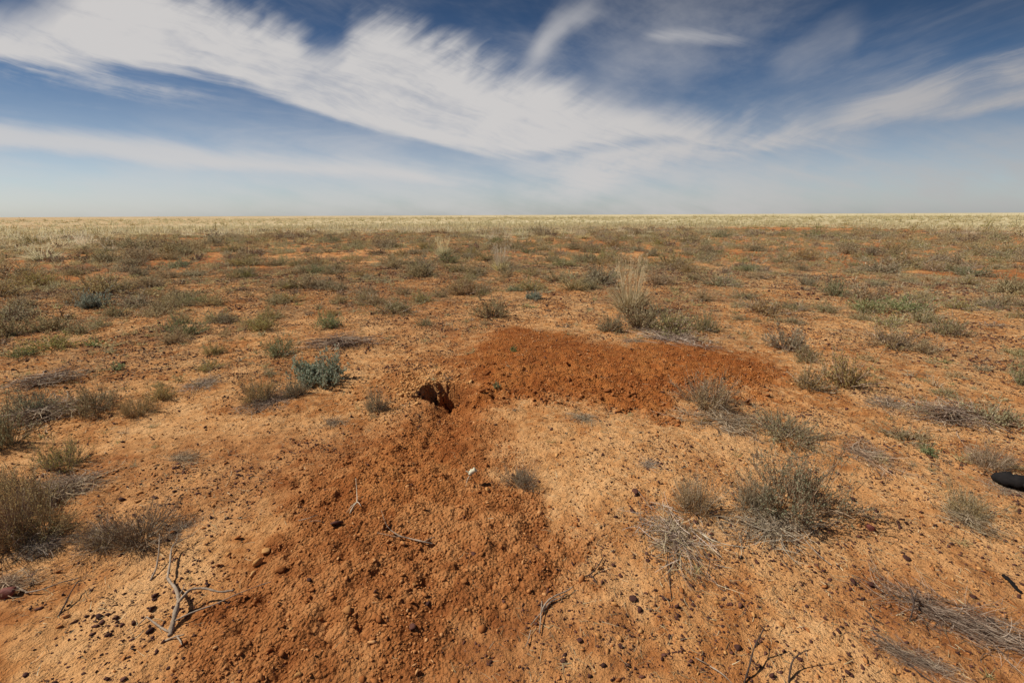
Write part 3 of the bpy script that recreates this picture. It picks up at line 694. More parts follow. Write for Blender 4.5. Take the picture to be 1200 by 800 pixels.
# hand list: base px, py, width px, height px, kind, label
S, T, DB = 'shrub', 'tussock', 'dead brush'
HAND = [
 (110,361,32,17,'blue','teal-green saltbush standing alone at far left','teal'),
 (136,371,30,18,'olive','olive shrub touching the teal saltbush on its right side'),
 (58,389,52,24,'grey','broad grey-green shrub at left, above an olive one'),
 (14,394,42,26,'olive','olive shrub cut by the left frame edge, level with the broad grey-green one'),
 (62,412,60,22,'olive','wide olive shrub with a shadow under it at left, below the grey-green one'),
 (26,418,30,12,'green','low dark green shrub left of and below the wide olive shrub'),
 (112,406,18,10,'herb','small yellow-green herb right of the wide olive shrub'),
 (140,434,16,9,'herb','small bright green herb on orange soil, upper left'),
 (150,319,26,12,'grey','small grey-green shrub in the far left scrub, left of a greener one'),
 (212,314,36,12,'green','small green-grey shrub in the far left scrub'),
 (97,293,20,16,'tussock','short straw tussock with dark shadow on bare ground, far left'),
 (50,306,48,22,'tussock','wide pale straw tussock clump at far left'),
 (213,380,26,15,'dry','small brown shrub left of two olive ones, upper left middle'),
 (203,404,38,20,'dry','brown-olive shrub on orange soil, upper left middle'),
 (250,416,28,16,'olive','small olive shrub right of the brown-olive one'),
 (310,388,34,22,'olive','olive shrub left of a greener twin, above the saltbush'),
 (387,385,38,24,'green','green-grey shrub right of its olive twin, above the saltbush'),
 (495,355,34,15,'olive','neat olive shrub alone on sandy soil, upper centre'),
 (438,358,44,16,'dry','brown shrub left of the neat olive one, upper centre'),
 (577,374,50,27,'grey','feathery grey shrub above the red mound'),
 (498,382,22,12,'grey','small grey shrub above the pale crust near the burrow'),
 (328,419,44,25,'green','green-grey shrub directly above-left of the blue-green saltbush'),
 (377,452,60,34,'blue','large blue-green saltbush with broad leaves, left of the burrow'),
 (305,472,52,32,'dry_near','brown-olive shrub with black shadow, left below the saltbush'),
 (348,466,36,24,'grey_near','grey thin shrub between the saltbush and the brown-olive one'),
 (441,484,32,30,'grey_near','small compact grey-olive shrub left of the burrow mouth'),
 (626,351,20,10,'blue','tiny blue-green saltbush on litter, above the red mound'),
 (112,487,60,36,'olive_near','olive shrub, left one of a touching pair at left'),
 (163,489,48,26,'dry_near','olive-brown shrub, right one of a touching pair at left'),
 (78,552,56,34,'olive_near','round olive tuft above the grey twig bundle at left'),
 (8,528,46,60,'green_near','dark green shrub cut by the left frame edge'),
 (38,492,64,34,'green_near','wide green-grey low shrub at the left, above the round tuft'),
 (18,650,90,78,'brown_near','big dark brown dry shrub cut by the left frame edge'),
 (12,700,70,44,'mat_dark','dark matted dead brush in front of the big brown shrub, left edge'),
 (10,592,60,44,'dry_near','dry grass-like shrub at left edge above the big brown one'),
 (170,645,96,46,'brown_near','brown dead spindly shrub above the grey dead branch'),
 (120,640,60,24,'mat_dark','flat brown brush left of the spindly shrub'),
 (90,578,110,30,'mat','grey bundle of dead twigs lying left of the orange bare patch'),
 (738,368,62,66,'tussock','tall pale straw tussock behind the red mound'),
 (752,388,62,42,'grey','grey-green shrub at the foot of the tall straw tussock'),
 (788,392,62,34,'olive','olive shrub right of the grey-green one behind the mound'),
 (825,388,30,26,'olive','small upright olive shrub at right end of the mound thicket'),
 (715,390,36,24,'grey','small grey shrub at left end of the mound thicket'),
 (745,402,40,12,'mat','grey dead twig mat on the back edge of the red mound'),
 (702,334,58,26,'grey','pale grey shrub behind and left of the tall straw tussock'),
 (654,331,38,15,'grey','grey shrub left of the pale grey one, upper middle'),
 (772,334,44,18,'dry','brown shrub right of the tall tussock tips'),
 (586,318,22,32,'sparse_tussock','thin white-stalked straw tussock with dark foot, upper middle'),
 (520,302,28,26,'tussock','pale straw tussock left of the white-stalked one'),
 (682,280,24,12,'tussock','round straw tussock in the belt, right of centre'),
 (845,336,52,19,'grey','grey shrub in the middle right scrub'),
 (824,353,28,16,'dry','small brown shrub below the grey one, middle right'),
 (898,370,60,22,'dry','wide brown shrub above the sandy strip, middle right'),
 (945,335,26,15,'grey','isolated round grey shrub with shadow on orange sand'),
 (980,348,36,24,'green','grey-green shrub just right of the isolated round one'),
 (1015,353,54,24,'dry','long brown shrub right of the grey-green one'),
 (1030,320,54,18,'grey','grey-green shrub behind the long brown one'),
 (1140,325,50,17,'green','dark green low shrub at upper right'),
 (1078,378,40,22,'olive','olive shrub left of and touching the round one at right'),
 (1110,394,46,26,'olive','round olive shrub with dark base at right'),
 (1182,345,48,26,'grey','grey shrub at the right frame edge, upper right'),
 (1125,364,40,16,'olive','flat olive shrub behind the round one at right'),
 (922,414,54,32,'grey','grey shrub right of the red mound top'),
 (945,425,34,22,'olive','small arched olive tuft in front of the grey shrub'),
 (992,456,66,42,'dry','tall brown shrub right of the red mound'),
 (948,458,48,30,'dry','brown shrub at the right tip of the red mound'),
 (1197,452,26,36,'green','green shrub cut by the right frame edge'),
 (830,480,78,42,'dry_near','brown low shrub on the front edge of the red mound'),
 (920,522,92,38,'grey_near','grey-brown shrub between mound shrub and the big grey-green one'),
 (925,612,128,74,'green_near','big grey-green twiggy shrub, right foreground'),
 (878,600,60,40,'brown_near','brown side tuft joined to the left of the big grey-green shrub'),
 (812,606,62,44,'dry_near','thin dry shrub left of the big grey-green one'),
 (790,655,150,40,'mat','flat mat of dead straw-grey twigs, right foreground'),
 (612,572,46,26,'grey_near','small dead grey tuft on the dug soil edge, centre'),
 (762,552,60,24,'mat','sparse grey twigs flat on soil, right of centre'),
 (1128,622,72,30,'mat_dark','dark low dead brush left of the right frame edge'),
 (1130,608,60,32,'dry_near','thin dry tuft growing through the dark low brush'),
 (1086,534,22,14,'herb','small green herb on orange soil left of the black lump'),
 (1155,552,50,30,'dry_near','dry grass tuft left of the black lump'),
 (1180,580,60,22,'mat','pale twigs lying in front of the black lump'),
 (1112,762,190,50,'mat_al','long matted bundle of dead grey grass, lower right corner'),
 (1065,792,90,24,'mat_al','small grey grass bundle at the bottom edge, lower right'),
 (683,495,50,16,'mat','grey twigs flat on the pale soil below the red mound'),
 (1010,545,110,24,'mat','thin dark litter bundle right of the grey-brown shrub'),
 (1040,480,80,18,'mat','grey fallen twigs right of the tall brown shrub'),
 (388,500,50,26,'mat','grey litter patch below the blue-green saltbush'),
 (215,545,60,22,'mat','small twiggy litter on bare soil left of the burrow fan',''),
 (60,455,90,20,'mat_dark','dark litter behind the olive pair at left',''),
 (240,455,70,16,'mat','grey twig litter left of the brown-olive shrub with black shadow',''),
 (400,410,90,16,'mat_dark','dark litter and gravel patch above the blue-green saltbush',''),
 (190,470,40,22,'dry','small brown shrub right of the touching olive pair at left',''),
 (58,640,80,50,'brown_near','spindly brown shrub between the big left-edge shrub and the brown brush',''),
 (30,612,80,46,'dry_near','dry tangled shrub behind the big brown shrub at the left edge',''),
 (128,648,80,34,'brown_near','low brown shrub joined to the left of the spindly dead one',''),
 (1060,520,60,20,'grey','low grey shrub among fallen twigs, right of centre front',''),
 (1160,500,70,30,'grey','grey-olive low shrub by the right edge below the green one',''),
 (52,655,70,30,'mat_dark','dark twig litter between the big brown shrub and the flat brown brush',''),
 (215,630,70,20,'mat','thin grey twigs reaching right from the brown spindly shrub',''),
 (900,640,150,26,'mat','loose straw and twigs under the big grey-green shrub',''),
 (845,505,120,26,'mat','dead twigs fallen in front of the brown shrub by the mound',''),
 (55,500,120,28,'mat_dark','dark twiggy litter in front of the green-grey low shrub at left',''),
 (60,600,110,26,'mat_dark','dark litter in front of the round olive tuft at left',''),
 (790,402,110,16,'mat','pale twig litter along the foot of the mound thicket',''),
 (1110,500,120,22,'mat_dark','dark fallen twigs near the right frame edge below the green shrub',''),
 (320,478,90,18,'mat','grey twig litter in front of the brown-olive and grey shrubs',''),
 (582,458,10,9,'herb','tiny green sprig on the red soil right of the burrow'),
 (602,412,10,7,'herb','tiny green sprig on the red mound top'),
]
taken = []
for it in HAND:
    px, py, w, h, kd, lb = it[:6]
    bx, by, bz = G(px, py)
    dep = by * cp + 1.5 * sp
    r = w * dep / F / 2
    hh = h * dep / F * (.92 if by > 2.5 else 1.0)
    y2 = by + r * .45                                   # the base centre lies behind the visible front edge
    x2 = bx * y2 / by
    hh = max(hh - .15 * r, .35 * hh) if not kd.startswith('mat') else hh
    if kd.startswith('mat'):
        r = r * .95
    cat = T if 'tussock' in kd else ('herb' if kd == 'herb' else (DB if kd.startswith('mat') else S))
    name = {'blue': 'saltbush', 'tussock': 'grass_tussock', 'sparse_tussock': 'grass_tussock', 'herb': 'green_herb'}.get(kd, 'dead_brush' if kd.startswith('mat') else 'dry_shrub')
    e = plant(kd, x2, y2, r * 1.08, hh, lb, cat, None, name)
    if kd.startswith('mat') and not kd == 'mat_al':
        e.scale = (r * 1.75, r * 1.25, r * .8)
    taken.append((x2, y2, r))
tk = np.array(taken)

# random scrub filling the plain
x, y, rr = sector(16000, 4.6, 52, 54, 51)
e = edge_dist(x, y)
den = np.clip(sstep(.36, .58, fbm(x * .45, y * .45, 95, 4)), .14, 1)
den = den * np.interp(rr, [4.6, 7, 12, 30, 52], [.24, .44, .42, .34, .22]) * (rr < e + 6)
a_, b_ = masks(x, y)
k = (RNG.random(len(x)) < den) & inview(x, y, 20) & (np.maximum(a_, b_) < .05)
ok = k.copy()
sz = np.exp(RNG.normal(math.log(.25), .38, len(x))) * np.interp(rr, [4, 10, 52], [.62, 1.05, 1.35])
for i in np.where(k)[0]:
    if np.any(np.hypot(tk[:, 0] - x[i], tk[:, 1] - y[i]) < tk[:, 2] * .9 + sz[i] * .9): ok[i] = False
# keep bare sand around the burrow and the foreground
px_, py_ = topix(x, y, 0)
bare = ((px_ > 390) & (px_ < 1000) & (py_ > 385)) | (py_ > 560) | ((px_ > 300) & (px_ < 1040) & (py_ > 470))
ok &= ~bare
x, y, rr, sz = x[ok], y[ok], rr[ok], sz[ok]
order = np.argsort(-sz / rr); x, y, rr, sz = x[order], y[order], rr[order], sz[order]
print('shrubs', len(x))
kn = RNG.choice(['dry', 'olive', 'grey', 'green'], len(x), p=[.40, .27, .27, .06])
AD = {'dry': 'brown', 'olive': 'olive', 'grey': 'grey', 'green': 'greenish'}
NI = min(228, len(x)); Z = HT(x, y); RX, RY, RS = x, y, sz
items = [(x[i], y[i], AD[kn[i]]) for i in range(NI)]
labs = autolabels(items, 'low {ad} shrub, {ord} {where}', 'low {ad} shrub in the far scrub')
for i in range(NI):
    plant(kn[i], x[i], y[i], sz[i], sz[i] * random.uniform(.38, .68), labs[i], S, 'low shrubs scattered over the plain', 'dry_shrub', z=Z[i])
def merge_plants(name, X, Y, SZ, HZ, kinds, mats, variants, label, cat):
    Vs, Fs, Rs, Ms = [], [], [], []; off = 0; r = np.random.default_rng(77); Zg = HT(X, Y)
    for i in range(len(X)):
        V, Fc, rn = variants[r.integers(0, len(variants))]
        a = r.uniform(0, 6.28); c, s_ = math.cos(a), math.sin(a)
        v = np.stack([(V[:, 0] * c - V[:, 1] * s_) * SZ[i] + X[i], (V[:, 0] * s_ + V[:, 1] * c) * SZ[i] + Y[i], V[:, 2] * HZ[i] + Zg[i]], 1)
        Vs.append(v); Fs.append(Fc + off); Rs.append(np.clip(rn * .8 + r.uniform(-.1, .3), 0, 1)); Ms.append(np.full(len(Fc), kinds[i])); off += len(V)
    o = ob(name, mk(name, np.vstack(Vs), np.vstack(Fs), mats, mi=np.concatenate(Ms), rnd=np.concatenate(Rs)))
    return tag(o, label, cat, None, 'stuff')
lowv = [join([s_, f_]) for s_, f_ in [shrub(s + 200, ns=34, nt=110, nl=420, tw=.024, leaf=(.11, .028), hgt=.6) for s in range(6)]]
X, Y, SZ = x[NI:], y[NI:], sz[NI:]
merge_plants('distant_scrub', X, Y, SZ, SZ * RNG.uniform(.6, 1.0, len(X)), RNG.choice([0, 1, 2, 3], len(X), p=[.4, .15, .25, .2]), [M['dry'], M['olive'], M['greydry'], M['litter']], lowv, 'far low scrub dotting the red plain', 'scrub')
# small sprigs and dry tufts everywhere
tufts = [join(list(tussock(s + 60, nb=26, w=.05, hgt=1.1, spread=1.0, stalks=3, k=3))) for s in range(6)] + [join([s_, f_]) for s_, f_ in [shrub(s + 300, ns=14, nt=40, nl=60, tw=.05, leaf=(.18, .05), hgt=.7) for s in range(6)]]
x, y, rr = sector(90000, 1.6, 45, 54, 61)
a_, b_ = masks(x, y)
den = np.clip(sstep(.38, .58, fbm(x * 1.1, y * 1.1, 97, 5)), .10, 1) * np.interp(rr, [1.6, 4, 8, 45], [.3, .36, .38, .24]) * (1 - np.maximum(a_, b_))
k = (RNG.random(len(x)) < den) & inview(x, y, 10)
x, y, rr = x[k], y[k], rr[k]
s = np.exp(RNG.normal(math.log(.058), .42, len(x))) * np.interp(rr, [1.6, 6, 20, 45], [.5, 1.1, 2.3, 3.2])
print('tufts', len(x))
merge_plants('dry_ground_cover', x, y, s, s * .8, RNG.choice([0, 1, 2, 3], len(x), p=[.36, .3, .24, .1]), [M['dry'], M['litter'], M['greydry'], M['olive']], tufts, 'small dry tufts and sprigs scattered between the shrubs', 'ground cover')

# straw belt: nearest tussocks one by one, the rest as grassland
x, y, rr = sector(60000, 22, 320, 54, 71)
e = edge_dist(x, y); n_ = (fbm(x * .12, y * .12, 70, 4) - .5) * 14
az = np.degrees(np.arctan2(x, y))
spars = np.where(az < 12, .10, .02) * sstep(e - 16, e, rr + n_)
w_ = np.clip(spars + sstep(e, e + 8, rr + n_ * .8), 0, 1) * (.35 + .65 * sstep(.42, .54, fbm(x * .05, y * .05, 172, 4))) * np.interp(az, [-40, 10, 30], [.4, .75, 1]) * (45. / np.maximum(rr, 45)) ** .55
# area sampling is uniform: keep near ones, thin the far ones
xx, yy, r2 = sector(9000, 22, 80, 54, 72); e2 = edge_dist(xx, yy); n2 = (fbm(xx * .12, yy * .12, 70, 4) - .5) * 14
az2 = np.degrees(np.arctan2(xx, yy))
w2 = np.clip(np.interp(az2, [-50, 0, 15, 30], [.7, .9, .4, .03]) * sstep(e2 - 22, e2 - 2, r2) * sstep(.41, .50, fbm(xx * .16, yy * .16, 170, 4)) + sstep(e2, e2 + 6, r2 + n2 * .6) * (.25 + .75 * sstep(.40, .52, fbm(xx * .1, yy * .1, 171, 4))), 0, 1)
k2 = (RNG.random(len(xx)) < w2)
k1 = (RNG.random(len(x)) < w_ * .55) & (rr > 80)
x = np.concatenate([xx[k2], x[k1]]); y = np.concatenate([yy[k2], y[k1]]); rr = np.concatenate([r2[k2], rr[k1]])
sz = np.exp(RNG.normal(math.log(.33), .38, len(x))) * np.interp(rr, [22, 50, 80, 320], [1.45, 1.6, 1.4, 2.4])
sz = np.minimum(sz, np.interp(rr, [22, 60, 320], [.55, .75, 2.2]))
order = np.argsort(-sz / rr); x, y, rr, sz = x[order], y[order], rr[order], sz[order]
print('tussocks', len(x))
NT = 290; Z = HT(x, y)
reg('belt', [tussock(s + 20, nb=170, w=.045, hgt=1.45, spread=1.6, stalks=6, k=4) for s in range(5)], 'blades', 'seed_stalks', M['farstraw'], M['straw'])
one = []
for A, B in [tussock(s + 20, nb=170, w=.045, hgt=1.45, spread=1.6, stalks=6, k=4) for s in range(5)]:
    J = join([A, B]); one.append(mk('grass_tussock', J[0], J[1], [M['farstraw']], rnd=J[2]))
labs = autolabels([(x[i], y[i], 'straw') for i in range(NT)], '{ad} tussock in the far belt, {ord} {where}', '{ad} tussock among many in the pale grass belt')
for i in range(NT):
    o = ob('grass_tussock', one[i % 5]); o.location = (x[i], y[i], Z[i] - .01); q = sz[i]
    o.scale = (q, q, q * random.uniform(.5, .75)); o.rotation_euler = (0, 0, random.uniform(0, 6.28))
    tag(o, labs[i], T, 'straw tussocks of the far grass belt')
farv = [join(list(tussock(s + 40, nb=30, w=.11, hgt=1.35, spread=1.3, stalks=2, k=3))) for s in range(6)]
X, Y, SZ = x[NT:], y[NT:], sz[NT:]
merge_plants('grassland', X, Y, SZ, SZ * RNG.uniform(.5, .72, len(X)), RNG.choice([0, 1, 2], len(X), p=[.88, .04, .08]), [M['farstraw'], M['olive'], M['dry']], farv, 'pale straw grassland stretching to the horizon', 'grass')

# litter: thin twigs and straw bits lying on the soil
x, y, rr = sector(330000, 1.0, 16, 54, 81)
near_plant = np.zeros(len(x)); allp = taken + [(a, b, c) for a, b, c in zip(RX, RY, RS) if math.hypot(a, b) < 15]
for (tx, ty, tr) in allp: near_plant = np.maximum(near_plant, np.exp(-((x - tx) ** 2 + (y - ty) ** 2) / (2 * (tr * 1.7 + .08) ** 2)))
a_, b_ = masks(x, y)
den = (near_plant * .9 + .45 * sstep(.42, .58, fbm(x * 1.1, y * 1.1, 99, 5)) + .09) * (1 - .9 * np.maximum(a_, b_))
k = (RNG.random(len(x)) < den) & inview(x, y, 10); x, y, rr = x[k], y[k], rr[k]
n = len(x); r = np.random.default_rng(5); a = r.uniform(0, 6.28, n)
d = np.stack([np.cos(a), np.sin(a), r.normal(0, .12, n)], 1); L = r.uniform(.012, .06, n) * np.interp(rr, [1, 4, 14], [.8, 1, 2])
pts = curve(np.stack([x, y, HT(x, y) + .003], 1), d, L, r.normal(size=(n, 3)) * np.array([.3, .3, .05]), 4)
g = HT(pts[..., 0].ravel(), pts[..., 1].ravel()).reshape(n, 4); pts[..., 2] = np.maximum(pts[..., 2], g + .002)
V, Fc, m = ribbons(pts, r.uniform(.0012, .0032, n) * np.interp(rr, [1, 4, 14], [.8, 1, 2.2]), .0008, r)
o = ob('plant_litter', mk('plant_litter', V, Fc, [M['litter']], rnd=np.repeat(r.random(n), m))); tag(o, 'fine dead twigs and straw littering the soil', 'litter', None, 'stuff')
print('litter', n)

# ------------------------------------------------------------------ sticks (tubes)
def tube(pts, r0, r1, n=7, seed=0):
    pts = np.array(pts, float)
    # resample smoothly
    K = max(8, len(pts) * 5); t = np.linspace(0, len(pts) - 1, K); q = np.empty((K, 3))
    for i, tt in enumerate(t):
        j = min(int(tt), len(pts) - 2); f = tt - j
        p0, p1, p2, p3 = pts[max(j - 1, 0)], pts[j], pts[j + 1], pts[min(j + 2, len(pts) - 1)]
        q[i] = .5 * ((2 * p1) + (-p0 + p2) * f + (2 * p0 - 5 * p1 + 4 * p2 - p3) * f * f + (-p0 + 3 * p1 - 3 * p2 + p3) * f ** 3)
    r = np.random.default_rng(seed + 1); V = []
    for i in range(K):
        d = unit(q[min(i + 1, K - 1)] - q[max(i - 1, 0)]); s = unit(np.cross(d, [0.13, .07, 1])); u = np.cross(d, s)
        rad = (r0 + (r1 - r0) * i / (K - 1)) * r.uniform(.72, 1.25)
        for j in range(n):
            a = j * math.tau / n; V.append(q[i] + (s * math.cos(a) + u * math.sin(a)) * rad * r.uniform(.84, 1.16))
    Fq = [(i * n + j, i * n + (j + 1) % n, (i + 1) * n + (j + 1) % n, (i + 1) * n + j) for i in range(K - 1) for j in range(n)]
    V += [q[0], q[-1]]
    for j in range(n):
        Fq.append((len(V) - 2, (j + 1) % n, j, j)); Fq.append((len(V) - 1, (K - 1) * n + j, (K - 1) * n + (j + 1) % n, (K - 1) * n + (j + 1) % n))
    return np.array(V), Fq
def tube_mesh(name, plist, mat):
    Vs, Fs = [], []; off = 0
    for (pts, r0, r1) in plist:
        V, Fq = tube(pts, r0, r1, seed=off); Vs.append(V); Fs += [[i + off for i in f] for f in Fq]; off += len(V)
    V = np.vstack(Vs); me = bpy.data.meshes.new(name)
    Fs = [list(dict.fromkeys(f)) for f in Fs]
    me.from_pydata(V.tolist(), [], Fs); me.materials.append(mat); me.update()
    me.polygons.foreach_set('use_smooth', np.ones(len(me.polygons), bool))
    return me
def sticks(name, label, cat, mat, segs, part='branch', first='stem'):
    """segs: list of (list of (px,py,height m), r0, r1). The first is the stem, others are branches."""
    th_ = 1.0 if cat == 'log' else .68
    P3 = [([G(px, py, z) for px, py, z in s_], a * th_, b * th_) for s_, a, b in segs]
    base = P3[0][0][0].copy()
    P3 = [([p - base for p in s_], a, b) for s_, a, b in P3]
    if len(P3) == 1:
        o = ob(name, tube_mesh(name, P3, mat)); o.location = base; return tag(o, label, cat)
    e = bpy.data.objects.new(name, None); C.objects.link(e); e.location = base; e.empty_display_size = .05
    for i, q in enumerate(P3): ob(first if i == 0 else part, tube_mesh(part, [q], mat), e)
    return tag(e, label, cat)
W, PW, DW = M['wood'], M['palewood'], M['darkwood']
sticks('dead_branch', 'forked grey dead branch with long side twigs, left foreground', 'branch', W, [
  ([(199,745,.0),(203,727,.02),(209,703,.045),(206,690,.05),(200,682,.04),(196,676,.03)], .0125, .008),
  ([(208,707,.045),(216,697,.055),(225,690,.06),(240,689,.06),(258,693,.05),(274,691,.04)], .008, .006),
  ([(205,727,.02),(225,717,.03),(250,708,.03),(275,697,.03),(300,687,.02),(318,681,.01)], .0048, .0022),
  ([(196,678,.03),(199,660,.03),(202,640,.04),(212,633,.04),(228,626,.03)], .0065, .003),
  ([(203,640,.04),(207,633,.05),(208,625,.05)], .003, .0015),
  ([(198,740,.006),(186,733,.01),(172,722,.015)], .006, .004),
  ([(172,722,.015),(166,728,.01),(161,733,.004)], .004, .002),
  ([(192,751,.004),(204,746,.008),(216,743,.012)], .005, .0035),
  ([(207,745,.008),(211,750,.012),(213,755,.012)], .004, .0028),
  ([(209,700,.045),(214,690,.06),(217,683,.065)], .0035, .0015)])
sticks('dead_twig', 'upright bare grey twig left of the dead branch top', 'twig', W, [([(176,680,0),(183,665,.02),(186,645,.05),(187,625,.08)], .0055, .003)])
sticks('stick', 'curved grey stick lying on the dug soil, centre', 'stick', W, [
  ([(507,637,.012),(495,634,.014),(482,631,.014),(468,627,.014),(458,620,.01)], .0055, .0042),
  ([(470,627,.014),(465,630,.012),(452,626,.012),(442,625,.006)], .0025, .0015), ([(458,620,.01),(452,612,.01),(447,600,.006)], .002, .001),
  ([(497,634,.014),(504,630,.02),(509,629,.02)], .004, .003)])
sticks('stick', 'forked pale stick of split twigs on dug soil, lower centre', 'stick', W, [
  ([(634,718,.01),(640,706,.015),(650,698,.02),(664,692,.02),(671,687,.015)], .005, .004),
  ([(637,716,.01),(645,705,.01),(656,700,.01),(665,695,.01)], .0045, .003),
  ([(635,704,.03),(634,720,.022),(632,742,.01)], .0035, .003), ([(622,738,.006),(619,750,.012),(616,757,.012)], .0028, .0018),
  ([(636,716,.012),(630,722,.01),(622,732,.006)], .003, .002)])
sticks('stick', 'short dark crooked twig right of the forked stick', 'twig', DW, [
  ([(684,676,.006),(692,672,.012),(700,664,.015),(707,652,.012)], .004, .003), ([(692,672,.012),(696,678,.008),(700,684,.004)], .0032, .002)])
sticks('stick', 'pale bleached twig standing on dug soil, left of centre', 'twig', PW, [
  ([(410,602,.0),(414,593,.01),(418,586,.02),(418,575,.04),(417,561,.07)], .0042, .0028), ([(418,586,.02),(421,590,.012),(423,595,.008)], .003, .002),
  ([(418,588,.02),(413,592,.01),(406,600,.004)], .003, .0018)])
sticks('twig', 'thin dark leaning twig standing in pebbles, lower right', 'twig', DW, [
  ([(872,800,.0),(878,780,.03),(884,758,.06),(892,742,.09),(897,732,.11)], .0045, .0025), ([(884,758,.06),(890,750,.05),(893,738,.03)], .002, .0012)])
sticks('twig', 'dark crooked twig at the bottom edge right of the leaning one', 'twig', DW, [
  ([(924,800,.0),(926,785,.02),(930,772,.04),(940,764,.06),(950,760,.07)], .0048, .002), ([(930,772,.04),(928,765,.05),(922,768,.05)], .002, .001)])
sticks('twig', 'dark twig rising from the lower left soil toward the brush', 'twig', DW, [([(68,722,.0),(76,708,.015),(84,692,.03),(92,680,.04)], .0045, .003)])
sticks('twig', 'pale grey twig bundle strand below the dark brush at left', 'twig', W, [([(30,694,.01),(50,690,.02),(72,682,.02),(92,676,.01)], .004, .003), ([(18,686,.01),(24,690,.015),(34,694,.01)], .005, .004)])
sticks('twig', 'pale twig on the right side of the flat dead twig mat', 'twig', PW, [([(820,624,.01),(834,632,.015),(848,637,.015),(872,641,.005)], .004, .003)])
sticks('twig', 'dark straight twig through the flat dead twig mat', 'twig', DW, [([(782,652,.02),(784,675,.01),(787,702,.002)], .0035, .0022)])
sticks('twig', 'slanting brown twig below the big grey-green shrub', 'twig', W, [([(938,626,.01),(950,640,.012),(962,652,.012),(975,662,.006)], .0038, .0028)])
sticks('stick', 'short black charred stick at right, above the charred chunk', 'stick', M['black'], [([(1176,674,.006),(1184,680,.014),(1190,688,.012),(1197,694,.006)], .011, .008)])
sticks('twig', 'dark stem rising above the matted dead brush, lower right', 'twig', DW, [([(1066,728,.0),(1070,712,.03),(1072,700,.05)], .0035, .003), ([(1071,706,.04),(1068,694,.06),(1066,690,.06)], .006, .004), ([(1072,700,.05),(1075,692,.06)], .003, .002)])
sticks('twig', 'long dark twig running down left of the matted dead brush', 'twig', DW, [([(1020,738,.004),(1040,752,.008),(1060,772,.01),(1080,790,.01),(1098,802,.006)], .0038, .003), ([(1015,715,.01),(1024,724,.012),(1036,731,.006)], .004, .002)])
sticks('twig', 'thin brown twig on dug soil left of the dead branch tip', 'twig', W, [([(350,610,.006),(362,607,.01),(372,604,.008)], .0035, .002), ([(362,611,.006),(370,610,.008),(380,612,.004)], .002, .0012)])
sticks('twig', 'grey twig on the orange soil near the bottom, right of centre', 'twig', W, [([(832,780,.004),(845,788,.01),(858,800,.006)], .0038, .002), ([(815,770,.004),(824,775,.01),(834,780,.006)], .0025, .002)])
sticks('black_lump', 'thick black lump among dry twigs at the right frame edge', 'log', M['black'], [([(1168,559,.02),(1174,560,.035),(1186,563,.05),(1200,566,.045),(1220,570,.06),(1250,577,.05),(1290,586,.05)], .025, .07)])  # near-black tapering tube of unidentified material
# pale husk on a stalk
b0 = G(546, 570); e = bpy.data.objects.new('seed_husk', None); C.objects.link(e); e.location = b0; e.empty_display_size = .03
tp = G(551, 556, .06) - b0
ob('stalk', tube_mesh('stalk', [([np.zeros(3), tp * .5 + np.array([-.004, 0, .004]), tp], .0026, .0022)], M['palewood']), e)
me = tube_mesh('husk', [([tp, tp + np.array([.004, 0, .012]), tp + np.array([.032, .0, .034])], .009, .016), ([tp, tp + np.array([-.008, 0, .012]), tp + np.array([-.024, 0, .024])], .007, .003)], M['white'])
ob('husk', me, e); tag(e, 'pale husk on a thin stalk standing in the dug soil', 'seed husk')

# ------------------------------------------------------------------ sky
SUN_EL, SUN_AZ = R(48), R(-86)             # azimuth from +Y towards +X
w = bpy.data.worlds.new('World'); bpy.context.scene.world = w; w.use_nodes = True
t = w.node_tree; bg = t.nodes['Background']
sky = t.nodes.new('ShaderNodeTexSky'); sky.sky_type = 'NISHITA'; sky.sun_disc = False
sky.sun_elevation = SUN_EL; sky.sun_rotation = SUN_AZ; sky.altitude = 100; sky.air_density = 1.0; sky.dust_density = .6; sky.ozone_density = 3.0
tc = t.nodes.new('ShaderNodeTexCoord').outputs['Generated']
sx = t.nodes.new('ShaderNodeSeparateXYZ'); t.links.new(tc, sx.inputs[0])
X_, Y_, Z_ = (E(t, sx.outputs[i]) for i in range(3))
yy = Y_.mx(.08); u = X_ / yy; v = Z_ / yy; zz = Z_.mx(.015)
def uv(px, py):
    a, f, b = ray(px, py); return a / f, b / f
def fcurve(x, pts, lo=-1.6, hi=1.6):
    """float curve through photo points (px,py): edge elevation as a function of u"""
    n = t.nodes.new('ShaderNodeFloatCurve'); c = n.mapping.curves[0]; pp = sorted(uv(*p) for p in pts)
    pp = [((a - lo) / (hi - lo), b) for a, b in pp]
    pp = [(0, pp[0][1])] + pp + [(1, pp[-1][1])]
    while len(c.points) < len(pp): c.points.new(.5, .5)
    for q, (a, b) in zip(c.points, pp): q.location = (a, b); q.handle_type = 'AUTO'
    n.mapping.use_clip = False; n.mapping.update()
    t.links.new(((x - lo) / (hi - lo)).s, n.inputs['Value']); return E(t, n.outputs[0])
def rot(a, sx_, sy_, ox=0., oy=0., au=None, av=None):
    au = au or u; av = av or v
    c, s_ = math.cos(a), math.sin(a)
    return xyz(t, (au * c + av * s_) * sx_ + ox, (av * c - au * s_) * sy_ + oy)
pu, pv = X_ / zz, Y_ / zz
wob = (noise(t, xyz(t, u * 3, v * 6), 1.0, 4, .55) - .5)
wob2 = (noise(t, xyz(t, u * 9 + 4, v * 18), 1.0, 4, .6) - .5)
fa = noise(t, rot(R(38), 2.2, 9, 0, 0, u + wob * .55 + wob2 * .05, v + wob * .28), 1.0, 3, .6) - .5
fb_ = noise(t, rot(R(30), 5, 34, 3, 7, u + wob * .40, v + wob * .25), 1.0, 4, .65) - .5
